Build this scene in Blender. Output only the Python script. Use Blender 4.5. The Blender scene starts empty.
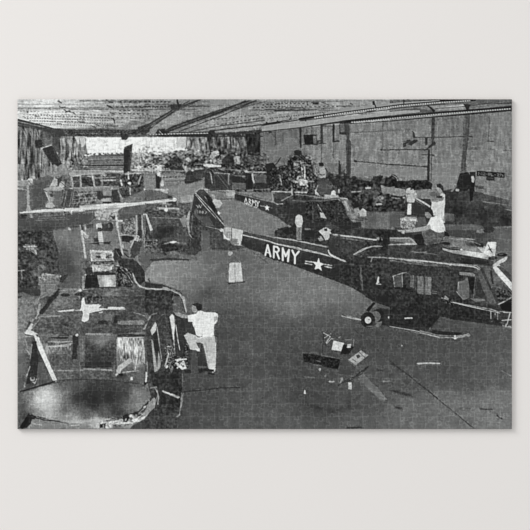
import bpy, math, random
import numpy as np

# ------------------------------------------------------------------ drawing
# The photograph shows an assembled jigsaw puzzle lying on a pale table.  The
# print on its face is drawn here from hand-written shapes (polygons, strokes,
# ellipses), given on the printed sheet's own grid, and laid onto the puzzle's
# relief surface, which is cut along the seams between the pieces.
X0, Y0, X1, Y1 = 17.5, 99.3, 511.9, 429.1      # extent of the printed sheet on that grid
SS = 4                                          # canvas samples per grid unit
CW, CH = int(round((X1-X0)*SS)), int(round((Y1-Y0)*SS))
img = np.full((CH, CW), 90.0, np.float32)
LW = .7
idm = np.zeros((CH, CW), np.int16)

def window(x0, y0, x1, y1, pad=1.0):
    a = max(0, int((x0-pad-X0)*SS)); b = min(CW, int((x1+pad-X0)*SS)+2)
    c = max(0, int((y0-pad-Y0)*SS)); d = min(CH, int((y1+pad-Y0)*SS)+2)
    if a >= b or c >= d: return None
    gx = (np.arange(a, b, dtype=np.float32)+.5)/SS+X0
    gy = (np.arange(c, d, dtype=np.float32)+.5)/SS+Y0
    return slice(c, d), slice(a, b), gx[None, :], gy[:, None]

def poly_mask(pts):
    xs = [p[0] for p in pts]; ys = [p[1] for p in pts]
    w = window(min(xs), min(ys), max(xs), max(ys), 0)
    if w is None: return None
    sy, sx, gx, gy = w
    m = np.zeros((gy.shape[0], gx.shape[1]), bool)
    n = len(pts)
    for i in range(n):
        xa, ya = pts[i]; xb, yb = pts[(i+1) % n]
        if ya == yb: continue
        c = ((ya > gy) != (yb > gy))
        xi = (xb-xa)*(gy-ya)/(yb-ya)+xa
        m ^= (c & (gx < xi))
    return sy, sx, m, gx, gy

def seg_dist(gx, gy, ax, ay, bx, by):
    dx, dy = bx-ax, by-ay; L = dx*dx+dy*dy+1e-9
    t = np.clip(((gx-ax)*dx+(gy-ay)*dy)/L, 0, 1)
    return np.hypot(gx-ax-t*dx, gy-ay-t*dy)

def stroke(pts, w, g, al, target=None, wear=None):
    tgt = img if target is None else target
    for (ax, ay), (bx, by) in zip(pts[:-1], pts[1:]):
        q = window(min(ax, bx), min(ay, by), max(ax, bx), max(ay, by), w+.5)
        if q is None: continue
        sy, sx, gx, gy = q
        m = np.clip((w/2-seg_dist(gx, gy, ax, ay, bx, by))*2.5+.5, 0, 1)*al
        if wear is not None: m = m*wear[sy, sx]
        tgt[sy, sx] += (g-tgt[sy, sx])*m

def noise(gx, gy, cw, ch, seed):
    rng = np.random.RandomState(seed)
    nx, ny = int((X1-X0)/cw)+4, int((Y1-Y0)/ch)+4
    R = rng.uniform(-1, 1, (ny, nx)).astype(np.float32)
    u = (gx-X0+cw)/cw; v = (gy-Y0+ch)/ch
    iu = np.clip(u.astype(int), 0, nx-2); iv = np.clip(v.astype(int), 0, ny-2)
    fu = np.clip(u-iu, 0, 1); fv = np.clip(v-iv, 0, 1)
    a = R[iv, iu]; b = R[iv, iu+1]; c = R[iv+1, iu]; d = R[iv+1, iu+1]
    return (a*(1-fu)+b*fu)*(1-fv)+(c*(1-fu)+d*fu)*fv

def floor_field(text):
    if not any(l.startswith('B ') for l in text.split('\n')): return None
    # the printed floor is one even tone field through all floor samples
    ctl = []; ox = oy = 0.0; s = 1.0
    for line in text.split('\n'):
        t = line.split()
        if not t: continue
        if t[0] == 'T': ox, oy = float(t[1]), float(t[2]); s = float(t[3]) if len(t) > 3 else (1.0 if ox == 0 else 530/70)
        if t[0] == 'B':
            for tok in t[t.index('|')+1:]:
                a, b, g = map(float, tok.split(',')); ctl.append((ox+a/s, oy+b/s, g))
    gx = np.arange(X0, X1+2, 2.0); gy = np.arange(Y0, Y1+2, 2.0)
    A, B = np.meshgrid(gx, gy); num = np.zeros_like(A); den = np.zeros_like(A)
    for x, y, g in ctl:
        d = (A-x)**2+(B-y)**2; w = np.exp(-d/(2*13.0**2))+1e-3/(d+50)
        num += w*g; den += w
    F = num/den
    u = (np.arange(CW)+.5)/SS/2; v = (np.arange(CH)+.5)/SS/2
    iu = u.astype(int); iv = v.astype(int); fu = (u-iu)[None, :]; fv = (v-iv)[:, None]
    q = lambda p, r: F[np.ix_(np.minimum(iv+p, F.shape[0]-1), np.minimum(iu+r, F.shape[1]-1))]
    return ((q(0, 0)*(1-fu)+q(0, 1)*fu)*(1-fv)+(q(1, 0)*(1-fu)+q(1, 1)*fu)*fv).astype(np.float32)

def draw(text, nums):
    FL = floor_field(text)
    wear = .62+.5*noise(*[a.astype(np.float32) for a in np.meshgrid((np.arange(CW)+.5)/SS+X0, (np.arange(CH)+.5)/SS+Y0)], 1.7, 1.7, 77)
    wear = np.clip(wear+.25, .3, 1)
    ox = oy = 0.0; s = 1.0
    def P(toks): return [(ox+float(a)/s, oy+float(b)/s) for a, b in (t.split(',')[:2] for t in toks)]
    for line in text.split('\n'):
        line = line.strip()
        if not line or line[0] == '#': continue
        t = line.split(); c = t[0]
        if c == 'T':
            ox, oy = float(t[1]), float(t[2]); s = float(t[3]) if len(t) > 3 else (1.0 if ox == 0 else 530/70)
        elif c == 'P':
            ga = t[1].split(':'); q = poly_mask(P(t[2:]))
            if q is None: continue
            sy, sx, m, gx, gy = q; al = float(ga[1]) if len(ga) > 1 else 1
            img[sy, sx] += (float(ga[0])-img[sy, sx])*(m*al)
        elif c in 'LD':
            ga = t[1].split(':'); al = float(ga[1]) if len(ga) > 1 else 1; g = float(ga[0]); w = float(t[2])
            if c == 'L': stroke(P(t[3:]), w*LW, g, al, None, wear if w < 1.9 else None)
            else:
                on, off = float(t[3]), float(t[4]); pts = P(t[5:]); pos = 0.0
                for (ax, ay), (bx, by) in zip(pts[:-1], pts[1:]):
                    L = math.hypot(bx-ax, by-ay); k = 0.0
                    while k < L:
                        e = min(L, k+on)
                        stroke([(ax+(bx-ax)*k/L, ay+(by-ay)*k/L), (ax+(bx-ax)*e/L, ay+(by-ay)*e/L)], w, g, al)
                        k = e+off
        elif c in 'ES':
            ga = t[1].split(':'); al = float(ga[1]) if len(ga) > 1 else 1; g = float(ga[0])
            cx, cy = P([t[2]])[0]; rx, ry, ro = float(t[3])/s, float(t[4])/s, math.radians(float(t[5]))
            R = max(rx, ry)*(2.2 if c == 'S' else 1)
            q = window(cx-R, cy-R, cx+R, cy+R)
            if q is None: continue
            sy, sx, gx, gy = q
            u = ((gx-cx)*math.cos(ro)+(gy-cy)*math.sin(ro))/rx; v = (-(gx-cx)*math.sin(ro)+(gy-cy)*math.cos(ro))/ry
            r = np.hypot(u, v)
            m = np.exp(-r*r*1.6) if c == 'S' else np.clip((1-r)*min(rx, ry)*2.5+.5, 0, 1)
            img[sy, sx] += (g-img[sy, sx])*m*al
        elif c == 'N':
            q = poly_mask(P(t[5:]))
            if q is None: continue
            sy, sx, m, gx, gy = q
            img[sy, sx] += noise(gx+0*gy, gy+0*gx, float(t[3]), float(t[4]), int(t[1]))*float(t[2])*m*(.7 if float(t[2]) < 11 else 1.45)
        elif c == 'B':
            q = poly_mask(P(t[1:t.index('|')]))
            if q is None: continue
            sy, sx, m, gx, gy = q
            img[sy, sx] = np.where(m, FL[sy, sx], img[sy, sx])
        elif c == 'F':
            k = t.index('|'); q = poly_mask(P(t[1:k]))
            if q is None: continue
            sy, sx, m, gx, gy = q
            num = np.zeros(m.shape, np.float32); den = np.full(m.shape, 1e-12, np.float32)
            for tok in t[k+1:]:
                (x, y) = P([tok])[0]; g = float(tok.split(',')[2])
                w = 1.0/((gx-x)**2+(gy-y)**2+(4.0 if s > 1 else 60.0))**1.5
                num += w*g; den += w
            img[sy, sx] = np.where(m, num/den, img[sy, sx])
        elif c == 'I':
            q = poly_mask(P(t[2:]))
            if q is None: continue
            sy, sx, m, gx, gy = q
            idm[sy, sx][m] = nums[t[1]]

ART = """
T 0 0 1
# base walls and ceiling
I ceiling 17,99 513,99 513,111 262,131 85,135 47,128 17,119
I wall_left 17,119 47,127 85,134 85,150 60,176 17,186
I wall_back 85,134 262,130 262,165 85,165
I wall_right 262,130 513,110 513,203 463,195 262,195
I floor 17,186 60,176 85,160 262,160 262,193 463,195 513,203 513,430 17,430
P 120 17,99 513,99 513,200 17,200
F 17,98 513,98 513,112 262,132 85,137 17,120 | 20,100,165 60,100,175 90,102,160 120,104,142 160,104,125 200,110,118 240,108,125 300,104,135 360,104,150 440,108,125 510,104,112 20,107,185 50,112,215 35,118,235 70,116,200 60,124,215 90,120,180 120,118,148 150,120,120 180,122,112 230,122,135 280,116,140 300,118,148 100,128,130 75,127,190
P 78 47,127 60,131 85,133 120,134 180,134 262,130 262,137 180,138 120,139 85,140 60,138 48,135
F 17,119 47,127 62,137 90,140 90,160 60,180 17,190 | 20,135,95 40,150,90 25,170,95 60,150,85 80,150,110 75,165,110
N 3 62 1.1 9 17,124 60,133 88,138 88,160 60,178 17,186
N 4 40 2.2 3 62,138 90,138 88,165 64,170
P 222 85,137 186,137 186,150 140,152 88,156
N 5 22 2 2 85,137 186,137 186,152 140,154 88,156
F 262,131 513,110 513,204 262,204 | 275,140,95 300,130,100 265,170,95 320,150,118 340,135,112 370,150,122 375,125,115 420,140,112 440,170,118 470,130,98 500,120,112 500,150,120 490,170,115 340,170,112 400,170,118 505,190,108
N 6 12 1.5 5 262,131 513,110 513,204 262,204
P 95 185,137 264,131 264,165 185,160
N 7 50 1.6 4 185,137 262,132 262,165 185,160
B 17,186 85,160 262,160 513,203 513,430 17,430 | 300,290,110 250,260,98 260,330,74 330,330,84 250,212,108 235,205,112 180,272,128 200,290,105 170,280,125 195,300,102 220,320,68 215,360,68 220,400,72 250,420,80 190,420,70 170,400,55 300,420,88 300,370,70 350,420,95 400,330,68 400,360,74 400,420,95 440,340,70 500,350,86 500,420,108 450,420,100 385,215,88 380,205,75 60,240,105 50,260,82 30,250,60 280,400,74 230,290,95 225,255,85 160,180,118 180,190,108 500,230,85 470,230,78 480,210,58 450,205,55
N 8 9 5 4 150,250 513,270 513,430 17,430 150,300
N 9 7 1.3 1.3 17,170 513,170 513,430 17,430
T 0 0 1
# depicted things, coarse outlines
I wall_windows 85,137 186,137 186,150 140,152 88,156
I roof_truss 145,126 183,113 263,99 275,99 240,107 185,123 165,131 145,131
I roof_truss 262,127 340,110 410,100 450,99 512,99 512,103 440,106 410,109 340,117 275,124
I roof_truss 167,132 245,131 245,137 156,137
I wall_pipe 354,158 356,160 426,166 429,195 431,195 430,150 380,149 380,151 427,151 427,165 358,159
I rotor_head_far 287,152 298,148 304,158 313,170 310,195 290,195 285,172
I parts_pile 373,176 395,175 430,180 430,192 408,205 370,212 352,205 345,180 354,176 365,180
I heli_far_left 69,172 118,172 148,178 146,190 124,200 118,206 70,208 66,175
I heli_far_bubble 43,188 62,186 62,205 45,208 50,198
I tail_fin_far_left 41,150 52,146 62,162 58,168 52,166
I tail_fin_far_centre 124,150 133,144 129,164 123,164
I stair_ladder 66,191 75,191 70,214 62,212
I heli_back_right 208,172 240,176 275,172 278,190 260,196 235,190 210,190
I heli_centre 192,195 200,190 215,213 222,232 210,236 198,240 197,254 165,258 150,246 148,216 160,208 190,210
I heli_centre_fin 194,194 200,190 214,214 218,232 190,232 188,212
I heli_mid 235,191 278,196 282,188 322,192 345,198 352,199 362,215 356,222 345,226 328,221 300,222 288,216 281,218 268,214 234,200
I heli_mid_windshield 340,199 348,199 354,212 358,216 350,222 342,222 338,210
I heli_main 208,229 241,231 275,236 327,247 341,235.5 378,238 385,232 395,238 412,232 441,236 458,237 478,243 500,252 513,256 513,328 450,319 405,311 375,302 345,287 320,276 300,268 275,259 262,252 250,246 240,243 222,245 208,240
I heli_main_tail_boom 208,229 241,231 275,236 327,247 334,256 334,282 320,276 300,268 275,259 262,252 250,246 240,243 222,245 208,240
I heli_main_roof 380,240 412,232 441,236 458,237 478,243 500,252 512,254 492,262 470,266 440,263 405,260 380,256
I heli_left 17,300 40,290 58,284 83,290 85,272 92,262 110,258 120,258 138,262 146,278 165,288 178,293 184,313 184,345 183,370 180,395 176,430 17,430
I heli_left_engine 85,272 92,250 114,250 125,262 134,262 134,288 116,290 84,290
I rotor_blade 17,212 130,202 172,198 176,200 173,203 130,207 17,215
I rotor_blade_far 386,190 412,188 437,191 445,196 438,199 412,199 384,194
I workbench 40,275 58,273 58,284 55,297 40,297
# ceiling detail
T 15 98
L 120:.8 1.2 20,48 530,48
L 95 1.2 20,82 200,80 530,84
L 175:.7 1.5 20,65 200,68 380,66
D 90:.7 .8 1.5 2 40,100 530,110
D 110:.7 .8 2 1.5 60,122 530,128
D 90:.7 .8 1.5 2.5 60,140 530,145
D 110:.7 .8 2 1.5 90,158 530,160
D 80:.7 .8 1.5 2 110,172 530,180
L 110:.6 .8 150,190 530,195
L 120:.6 .8 200,208 530,212
N 11 16 5 .8 20,90 530,90 530,235 200,215 20,160
L 70 2.2 330,22 350,35 
L 60 1.8 335,62 360,72 380,66
L 70 1.6 90,92 95,110
L 60 1.8 385,108 410,98 455,120
L 60 1.5 495,185 525,178
L 80 1.2 150,135 180,142
L 80 1.4 320,190 350,195
P 60 20,160 110,178 220,210 300,228 530,240 530,280 420,275 300,300 200,240 110,225 20,205
L 165 1.1 20,182 100,198 190,216
L 130 .9 20,198 100,212
L 40 1.2 20,165 120,185 220,212
L 35 1.4 20,210 90,224
N 12 25 1.5 .8 200,215 530,240 530,280 300,300 200,240
P 70:.6 200,235 330,260 320,400 215,380
P 62:.7 290,255 390,270 340,300 340,420 280,390
P 40 150,322 205,318 208,375 155,378
P 50 205,385 270,358 300,395 350,480 330,520 280,500
P 35:.6 270,380 295,400 300,450 260,430
L 190 1.5 200,385 272,360
L 150 1.1 330,440 370,410
L 175 1 345,310 355,420
L 150 1.4 60,235 80,280
L 150 1.2 110,235 120,280
P 170:.7 395,310 430,310 440,390 410,360
P 205:.8 450,290 530,290 530,340 480,350
L 60 1.2 430,320 445,420
L 55 1.2 390,330 400,430
T 80 98
N 21 16 5 .8 0,20 530,20 530,240 0,240
L 80 1.4 0,20 530,20
L 70 1.2 0,84 530,86
L 150:.6 1.4 0,62 250,64
L 70 1 260,70 530,66
D 45 1.4 1.5 3 280,66 530,62
D 45 1.2 1.5 3.5 300,30 530,28
D 55 1.1 1.5 3 300,118 530,122
D 65 1 1.5 3 280,150 530,150
D 80 .9 1.5 2 0,125 250,130
D 80 .9 1.5 2 0,150 250,155
D 60 1 1.5 3 300,95 530,92
L 45 2 205,55 245,72
L 50 1.6 230,110 260,122
L 50 1.4 255,150 265,190
L 55 1.4 0,180 40,185
L 60 1.6 90,210 120,225
L 60 1.6 180,205 290,212
L 55 3.2 0,250 140,245 400,250 530,220
L 95 1 0,262 530,258
L 45 1.8 0,270 320,275
L 160 1.2 380,262 470,252
P 45 305,275 375,270 368,300 352,318 318,316
P 50 440,220 530,190 530,250 490,280 430,262
L 110 1 450,235 500,220
P 52 332,385 400,348 372,500 330,500
L 100 1 335,395 395,355
L 235 .8 330,385 395,346
N 22 45 1.4 2 400,380 530,350 530,530 400,530
P 160:.7 400,420 530,340 530,470 420,500
P 100 0,425 60,440 140,420 330,430 330,530 0,530
N 23 35 1.6 1.6 0,300 50,310 60,430 0,530
P 120:.8 0,300 45,300 55,430 0,450
L 60 1.6 150,425 330,432
L 170 1 60,480 330,478
L 55 1.6 80,494 330,494
L 165 1 60,508 330,508
L 60 1.5 60,522 330,522
L 55 1.2 250,465 310,470
D 60 1.5 1 5 60,425 330,418
D 235 1.4 1.5 4 40,432 330,412
T 145 98
N 31 16 5 .8 0,20 530,20 530,240 0,240
D 40 1.2 1.5 2.4 0,62 230,62
D 40 1.2 1.5 2.4 0,28 200,28
L 65 1 0,85 530,85
L 160:.5 2 400,90 530,80
L 60 1 0,48 240,45
P 48 190,60 300,52 250,92
P 50 0,210 240,72 400,14 430,14 260,88 80,190 0,250
L 110 .9 40,200 250,85 380,25
L 40 3 245,18 255,60
L 100:.7 1 0,165 150,120
P 42 140,250 220,205 530,98 530,130 280,215 180,260
L 115 .9 200,235 320,190 530,118
L 75 1 260,220 530,150
P 150:.6 100,190 230,110 350,150 200,200
L 42 1.6 330,62 530,62
P 42 80,262 100,235 150,230 165,270 460,252 530,250 530,310 490,310 460,294 160,292 90,290
L 95 1 170,262 450,258
D 175 1.1 1 1.6 205,272 450,268
L 35 1.3 165,285 530,285
L 180 1 110,250 125,275
P 215:.9 225,300 305,300 305,385 230,385
P 205:.7 0,290 90,300 225,300 225,400 100,430 0,400
L 150:.6 1 220,310 222,380
N 32 38 1.3 1.3 0,370 320,380 320,470 0,470
N 33 40 1.3 3 305,300 530,300 530,400 305,400
L 55 2 345,310 350,370
L 150 2 400,310 410,390
L 140 2 450,320 455,390
L 50 2 490,310 495,370
P 45 470,265 530,265 530,312 490,312
P 95:.6 0,440 530,420 530,530 0,530
N 34 50 1.6 1.3 0,420 530,420 530,530 0,530
P 40:.8 150,500 200,460 240,430 290,480 280,530 150,530
P 45:.8 310,500 360,470 450,470 440,530 310,530
P 190:.8 480,500 530,500 530,520 470,520
L 190 1.4 0,480 80,510
T 210 98
P 130 0,18 290,14 150,60 0,98
L 95 1 0,55 150,55
P 150:.6 0,75 100,72 30,95 0,98
P 40 0,110 285,18 320,18 130,98 0,150
P 100 60,100 310,22 400,20 180,98
L 40 2 120,95 350,20
L 55 1.4 200,85 430,22
P 125 260,75 430,25 530,25 530,80
D 40 1.1 1.2 3 330,72 530,66
D 40 1.1 1.2 3 400,52 530,44
L 50 1.1 300,90 530,92
N 41 16 5 .8 0,140 530,90 530,180 0,240
D 60 1 1.3 2.6 30,165 500,110
D 60 1 1.3 3 200,178 530,130
D 70 1 1.3 2.6 30,205 360,160
L 80 1 270,130 370,132 375,150
L 40 2 0,248 200,225 430,195 530,180
L 40 2.6 430,180 430,215
L 40 2.2 512,150 512,180
L 165 1.6 110,250 230,255 330,240
L 175 1.8 330,235 530,210
D 90 1.6 1 2 330,232 530,214
L 190 1.2 30,268 90,278
P 48 0,262 100,265 400,235 530,232 470,265 390,262 300,270 0,285
P 38 290,270 380,262 378,430 300,430
P 60:.7 0,280 290,270 290,430 0,430
N 42 42 1.4 3 0,280 380,262 378,430 0,430
L 150 3 140,295 145,340
L 120 3 90,300 95,360
L 125 2.6 30,340 45,370
L 165 1.4 185,290 188,330
L 160 1.4 170,365 215,370 215,340
L 120 2 255,300 265,360
L 40 1 70,300 75,390
P 35 170,270 230,270 240,290 180,300
P 98 385,265 530,235 530,480 420,500 385,430
P 50 440,250 470,245 470,265 445,268
L 118 1.6 400,270 405,440
L 50 1.4 495,280 500,460
N 43 45 1.5 1.5 0,400 430,430 430,530 0,530
P 40:.8 90,470 130,430 180,440 190,530 90,530
P 170:.8 5,410 60,395 75,430 20,450
P 170:.8 205,440 225,440 222,500 205,495
P 150:.8 80,430 130,425 90,470
L 220 1.6 0,515 85,508
P 45:.7 230,440 330,420 385,440 370,530 230,530
L 150 1.5 330,470 360,480
P 85:.8 330,430 420,440 430,520 340,480
T 275 98
L 70 1 0,24 530,24
P 45 285,30 335,30 330,48 285,50
L 40 1.8 245,30 250,50
D 45 1 1.2 3 20,40 240,42
D 50 1 1.2 3 20,70 200,72
L 50 1.4 60,68 210,70 220,84
L 55 1.4 350,28 410,52
L 45 2.4 0,94 200,90 530,92
P 138:.8 80,100 530,98 380,118 0,170
D 60 1 1.2 2.6 10,150 330,110
D 60 1 1.2 3 30,130 220,100
D 60 1 1.5 3 230,64 520,64
P 38 0,180 120,162 370,118 530,92 530,118 370,148 200,178 0,200
D 165 1.3 .8 1.3 300,148 530,118
D 110 1 .8 1.3 120,178 290,155
L 38 2.4 113,150 118,185
L 38 2.2 238,120 240,150
L 38 2.2 368,85 372,110
P 160 0,205 200,180 450,145 530,140 530,165 330,180 180,200 0,235
P 120:.7 0,215 160,195 250,190 100,225
P 52 0,225 160,208 360,190 530,165 530,185 350,205 200,215 0,240
L 35 2.6 250,200 300,205
P 45 185,208 200,208 200,350 185,350
L 75 1 195,350 198,420
L 60 1 278,210 278,270
P 35 215,280 310,275 312,292 280,295 290,345 230,350 222,320
P 150 290,292 312,290 310,320 292,318
L 40 1.6 222,350 325,350 325,325 355,320
P 60 345,205 360,205 362,345 345,345
L 40 1.4 335,342 380,342
L 55 1.2 352,345 352,500
P 38 438,200 452,200 450,325 490,320 490,332 438,335
L 38 1.4 360,210 440,212
L 55 1.2 445,330 442,450
L 38 1.5 495,190 492,268 530,268
L 45 1.2 490,255 530,255
L 45 3.2 490,480 492,530
P 70 0,250 10,250 12,480 0,480
P 30 155,395 200,400 205,440 270,470 285,530 90,530 100,470 140,450
P 28 340,490 365,490 372,512 350,515
L 40 1.4 15,500 45,450
N 51 34 1.2 1.2 90,430 280,430 280,530 90,530
L 190 1.4 190,460 200,500
E 150:.8 160,500 22 16 0
L 200 1.2 170,480 230,490
N 52 16 5 .8 0,60 530,30 530,90 0,140
T 340 98
L 90 1 0,20 530,20
P 150 0,35 530,22 530,30 380,52 250,70 120,90 0,92
P 138 0,25 530,22 400,48 260,60 0,62
L 50 1.4 0,62 250,64
L 50 1.4 80,40 95,50
L 40 1.8 35,68 55,85
P 30 0,95 100,98 265,68 530,18 530,75 380,90 200,108 0,135
L 30 3 255,30 262,60
L 30 3 515,15 520,30
L 28 2 255,65 275,80
D 190 1.4 .7 1.2 5,126 200,100
D 195 2 .8 1.4 280,90 530,58
P 175 0,140 200,112 530,78 530,95 440,112 260,125 0,165
P 100 120,118 260,108 300,112 200,128
P 190 200,122 300,116 360,122 250,135
L 45 1.6 110,140 125,150
L 40 1.6 270,125 285,135
L 110 1.4 400,105 470,108
P 45 0,165 160,145 330,125 530,108 530,160 300,178 110,190 0,185
P 28 0,182 100,186 330,168 530,150 530,165 330,180 100,195 0,190
D 185 1.2 .7 1.2 110,186 530,152
P 60 0,190 70,190 72,262 60,330 80,335 75,530 55,530 45,330 0,255
P 95 0,195 30,195 35,255 0,255
P 118 0,275 50,280 45,520 0,520
L 35 2 0,262 70,268
L 70 1 60,262 530,240
P 55 50,335 62,335 60,530 48,530
L 70 1 62,340 66,530
L 60 1 326,170 326,260
L 75 1 325,260 325,380
L 90:.7 1 325,400 322,500
L 38 1.3 310,392 530,390
E 40 315,392 10 7 0
L 38 1.3 110,478 330,498 530,512
P 38 105,468 130,472 132,486 110,486
P 50 478,340 500,335 500,368 480,372
L 65 1.4 500,330 530,325
L 95:.7 1 70,262 72,300
T 405 98
P 35 0,32 330,15 530,15 530,22 340,40 0,80
D 170 1.8 1 1.6 10,58 330,30
L 30 2.4 25,25 28,45
L 30 2.2 118,20 120,35
L 165 1 340,34 490,25
P 130 0,85 150,62 300,52 470,40 530,42 530,85 230,90 0,92
P 190 100,75 180,62 240,72 300,70 240,90 210,95
P 165 290,60 440,55 450,70 300,72
P 90:.9 0,92 150,85 200,105 0,120
P 38 190,70 230,105 215,115 180,80
L 35 1.8 230,82 440,72 470,50
P 35 440,40 490,50 530,45 530,55 470,60 480,75 450,75
L 35 1.4 200,78 240,68
P 35 0,130 150,112 330,100 530,82 530,118 330,138 0,160
D 160 1.4 .9 1.4 10,148 530,102
P 60 205,150 228,145 225,310 215,315 215,350 205,350
P 48 212,155 226,150 224,290 216,290
P 85 455,125 488,125 478,250 460,530 432,530 445,300 445,180
L 50 1.4 487,125 482,240 462,380 450,520
L 58 1.2 445,320 438,430
L 60:.8 1 440,150 445,300
L 38 1.2 80,298 210,298 510,290
P 45 60,250 75,285 75,305 62,302
P 35 35,370 90,312 95,330 60,350
L 40 2 0,340 90,322
L 60 2 20,318 60,330
P 55 152,302 172,302 170,358 155,358
P 48 210,325 235,345 230,355 150,400 145,398 205,348
L 35 1.3 0,388 190,392
P 40 178,388 190,388 188,530 176,530
L 70 1 205,360 200,530
L 48 1.4 130,430 220,430
E 45 215,435 10 6 0
L 38 1.3 0,508 180,520
L 70:.7 1 230,165 430,150
T 450 98
L 40 1.6 305,28 470,28
P 100 290,20 470,18 470,30 380,50 280,45
P 135 150,50 380,40 470,30 470,45 250,70 140,70
P 185 0,40 110,45 130,70 0,80
P 28 0,20 110,15 110,25 0,30
P 30 250,50 470,30 470,42 350,55 260,65
L 28 2.4 245,55 250,85
P 30 0,105 180,90 470,62 470,98 250,118 0,135
D 165 1.4 .9 1.3 180,108 465,78
L 55 1.2 300,150 302,200
L 70 1 300,200 290,325
L 45 1.3 285,328 332,328
L 80 1 165,375 225,376
L 80 1 170,386 225,388
L 80 1 290,388 345,389
L 75 1.2 405,397 468,398
P 95:.5 130,130 300,140 280,240 150,260
T 15 164
P 105 0,0 60,0 60,115 0,125
N 61 40 1.2 8 20,0 330,0 300,60 130,115 20,130
P 88 130,115 280,80 430,60 430,360 300,330 220,370 140,350 20,370 20,190 95,180
N 62 30 1.3 1.3 280,0 430,0 430,180 300,160
P 130:.7 200,40 300,0 420,0 410,80 280,100
L 60 1 30,60 30,118
P 150 20,130 100,120 125,110 140,150 100,165 20,165
E 180 115,125 22 18 0
E 70:.8 118,140 8 6 0
L 170 1.4 20,185 90,196
L 75 .8 20,200 90,210
P 95 20,205 90,210 95,310 20,340
P 168 92,165 106,165 108,310 125,350 85,355 92,320
L 120 .8 110,180 112,320
P 72 130,160 260,120 240,190 250,330 140,340
P 168 262,170 300,100 322,118 320,165
P 190 275,150 300,105 315,120 300,160
E 185 355,155 20 24 0
P 55 322,110 360,90 345,140 325,165
P 165 210,190 260,175 350,170 360,185 250,205
P 110 240,195 350,185 365,225 350,290 310,325 240,320 225,295 262,270
P 175 225,205 250,215 290,305 280,325 230,315 260,285
P 60 255,205 285,200 290,240 258,245
E 150:.7 270,240 14 10 0
L 120 1 300,215 345,200
P 55 360,180 420,190 400,320 350,320
L 135 1.5 375,195 350,300
L 160 1.1 390,200 370,310
P 190 410,65 450,50 530,50 530,85 440,95 415,82
P 60 435,95 530,95 530,180 440,175
L 160 1.8 425,95 440,170
L 165 2.4 497,85 500,180
L 140 1 440,130 495,130
L 130 1 445,150 490,120
P 160 410,180 530,180 530,205 440,205
P 60 400,210 430,205 420,330 380,330
P 70 440,205 530,205 530,320 420,330
L 160 1.4 445,210 425,320
L 150 1 450,240 520,235
L 150 1 440,270 520,262
L 150 1 470,205 500,260 470,310
L 150 1 430,300 520,290
N 63 30 1.4 1.4 400,205 530,205 530,330 390,330
L 210 2 45,368 200,350 400,340 440,338
L 60 1.2 20,355 60,365
L 120:.7 1 120,368 400,352
P 82 20,375 530,360 530,470 250,530 20,530
P 60 30,385 110,385 110,430 30,430
P 130 112,375 132,372 132,420 115,425
L 50 1.6 180,390 250,380
L 150 2 185,412 390,405
L 90 2 200,395 370,385
P 60 130,430 400,420 440,430 430,460 150,480
N 64 24 1.5 1.2 20,380 530,360 530,470 20,530
P 50 20,450 200,450 150,530 20,530
L 50 2.4 370,340 385,400
L 200 2 425,345 435,400
L 190 1.6 400,350 470,355
P 175 450,340 530,325 530,365 470,360
P 60 395,370 530,385 470,405 395,400
P 105 280,530 280,500 420,490 530,470 530,530
E 215 408,488 10 9 0
L 180 1.6 400,470 412,495
P 165 495,460 512,460 515,530 498,530
T 80 164
P 78 0,0 370,0 370,45 0,45
L 160 1.2 0,18 340,22
L 55 1.4 0,32 340,32
L 50 2 50,8 340,8
L 170 2.4 0,62 90,50 340,58
L 110 2 0,74 160,72 
P 60 0,85 300,68 300,165 0,170
L 165 2.4 95,85 110,165
L 160 2 5,85 8,170
L 140 1.8 165,60 170,165
L 150 1.6 160,58 200,85
L 150 1.5 115,105 270,100
L 165 2 160,125 270,122
L 140 1.2 20,95 90,92
P 45 20,110 70,115 90,165 20,165
N 71 26 1.5 1.2 0,80 300,80 300,170 0,170
P 58 300,75 480,70 490,175 300,175
N 72 50 1.2 1.6 300,75 480,70 490,175 300,175
L 215 1.6 365,20 368,110
L 200 1.4 345,75 470,70
L 150 2 460,90 445,150
L 210 2 310,120 318,160
E 215 375,145 14 10 0
P 40 335,10 365,15 360,60 330,70
L 195 1.6 370,42 530,50
E 200 450,25 16 12 0
P 118 480,60 530,60 530,180 500,170
P 62 300,180 490,170 480,210 340,260 300,240
N 73 26 1.3 1.3 300,180 490,170 480,210 340,260
L 200 1.3 380,178 382,230
E 215 492,195 9 10 0
P 155 0,178 150,172 250,178 250,190 100,200 0,205
P 80 0,208 130,205 120,300 0,305
L 150 1.2 0,225 130,215
L 150 1.2 0,260 130,250
L 150 1.2 30,210 50,300
L 140 1.2 120,205 70,300
L 150 1 0,285 120,275
N 74 34 1.3 1.3 0,205 130,205 120,300 0,305
P 48 130,205 170,205 180,240 240,240 240,270 150,272 130,260
P 135 172,200 240,200 240,235 180,235
P 150 160,262 235,255 235,290 170,290
P 50 240,195 290,195 310,290 245,290
P 40 175,285 240,285 230,300 175,298
L 160 1.4 290,205 325,270
P 98 330,265 480,200 530,190 530,290 330,300
N 75 12 4 2 330,265 530,190 530,290 330,300
# blade across
P 165 0,315 200,300 350,292 345,312 290,350 180,330 0,345
L 225 2.6 130,312 350,300
L 215 1.9 340,302 530,290
L 180 1.4 0,330 130,318
P 62 0,390 60,370 130,375 110,400 40,440 0,450
L 75 2 10,365 100,350
P 140 130,345 290,330 280,430 120,450 100,410
N 76 44 1.3 1.3 110,330 290,330 290,470 60,470
P 205:.9 230,335 290,330 270,360 240,370
L 210 1.4 150,345 280,345
L 60 1.4 190,380 240,400
P 82 290,350 345,315 530,310 530,350 470,400 300,420
P 72 300,385 400,375 400,420 310,425
L 190 1.6 272,370 290,530
P 45 240,395 268,392 265,420 245,420
P 100 0,450 110,420 240,430 240,530 0,530
L 60 2.4 15,455 20,530
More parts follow.
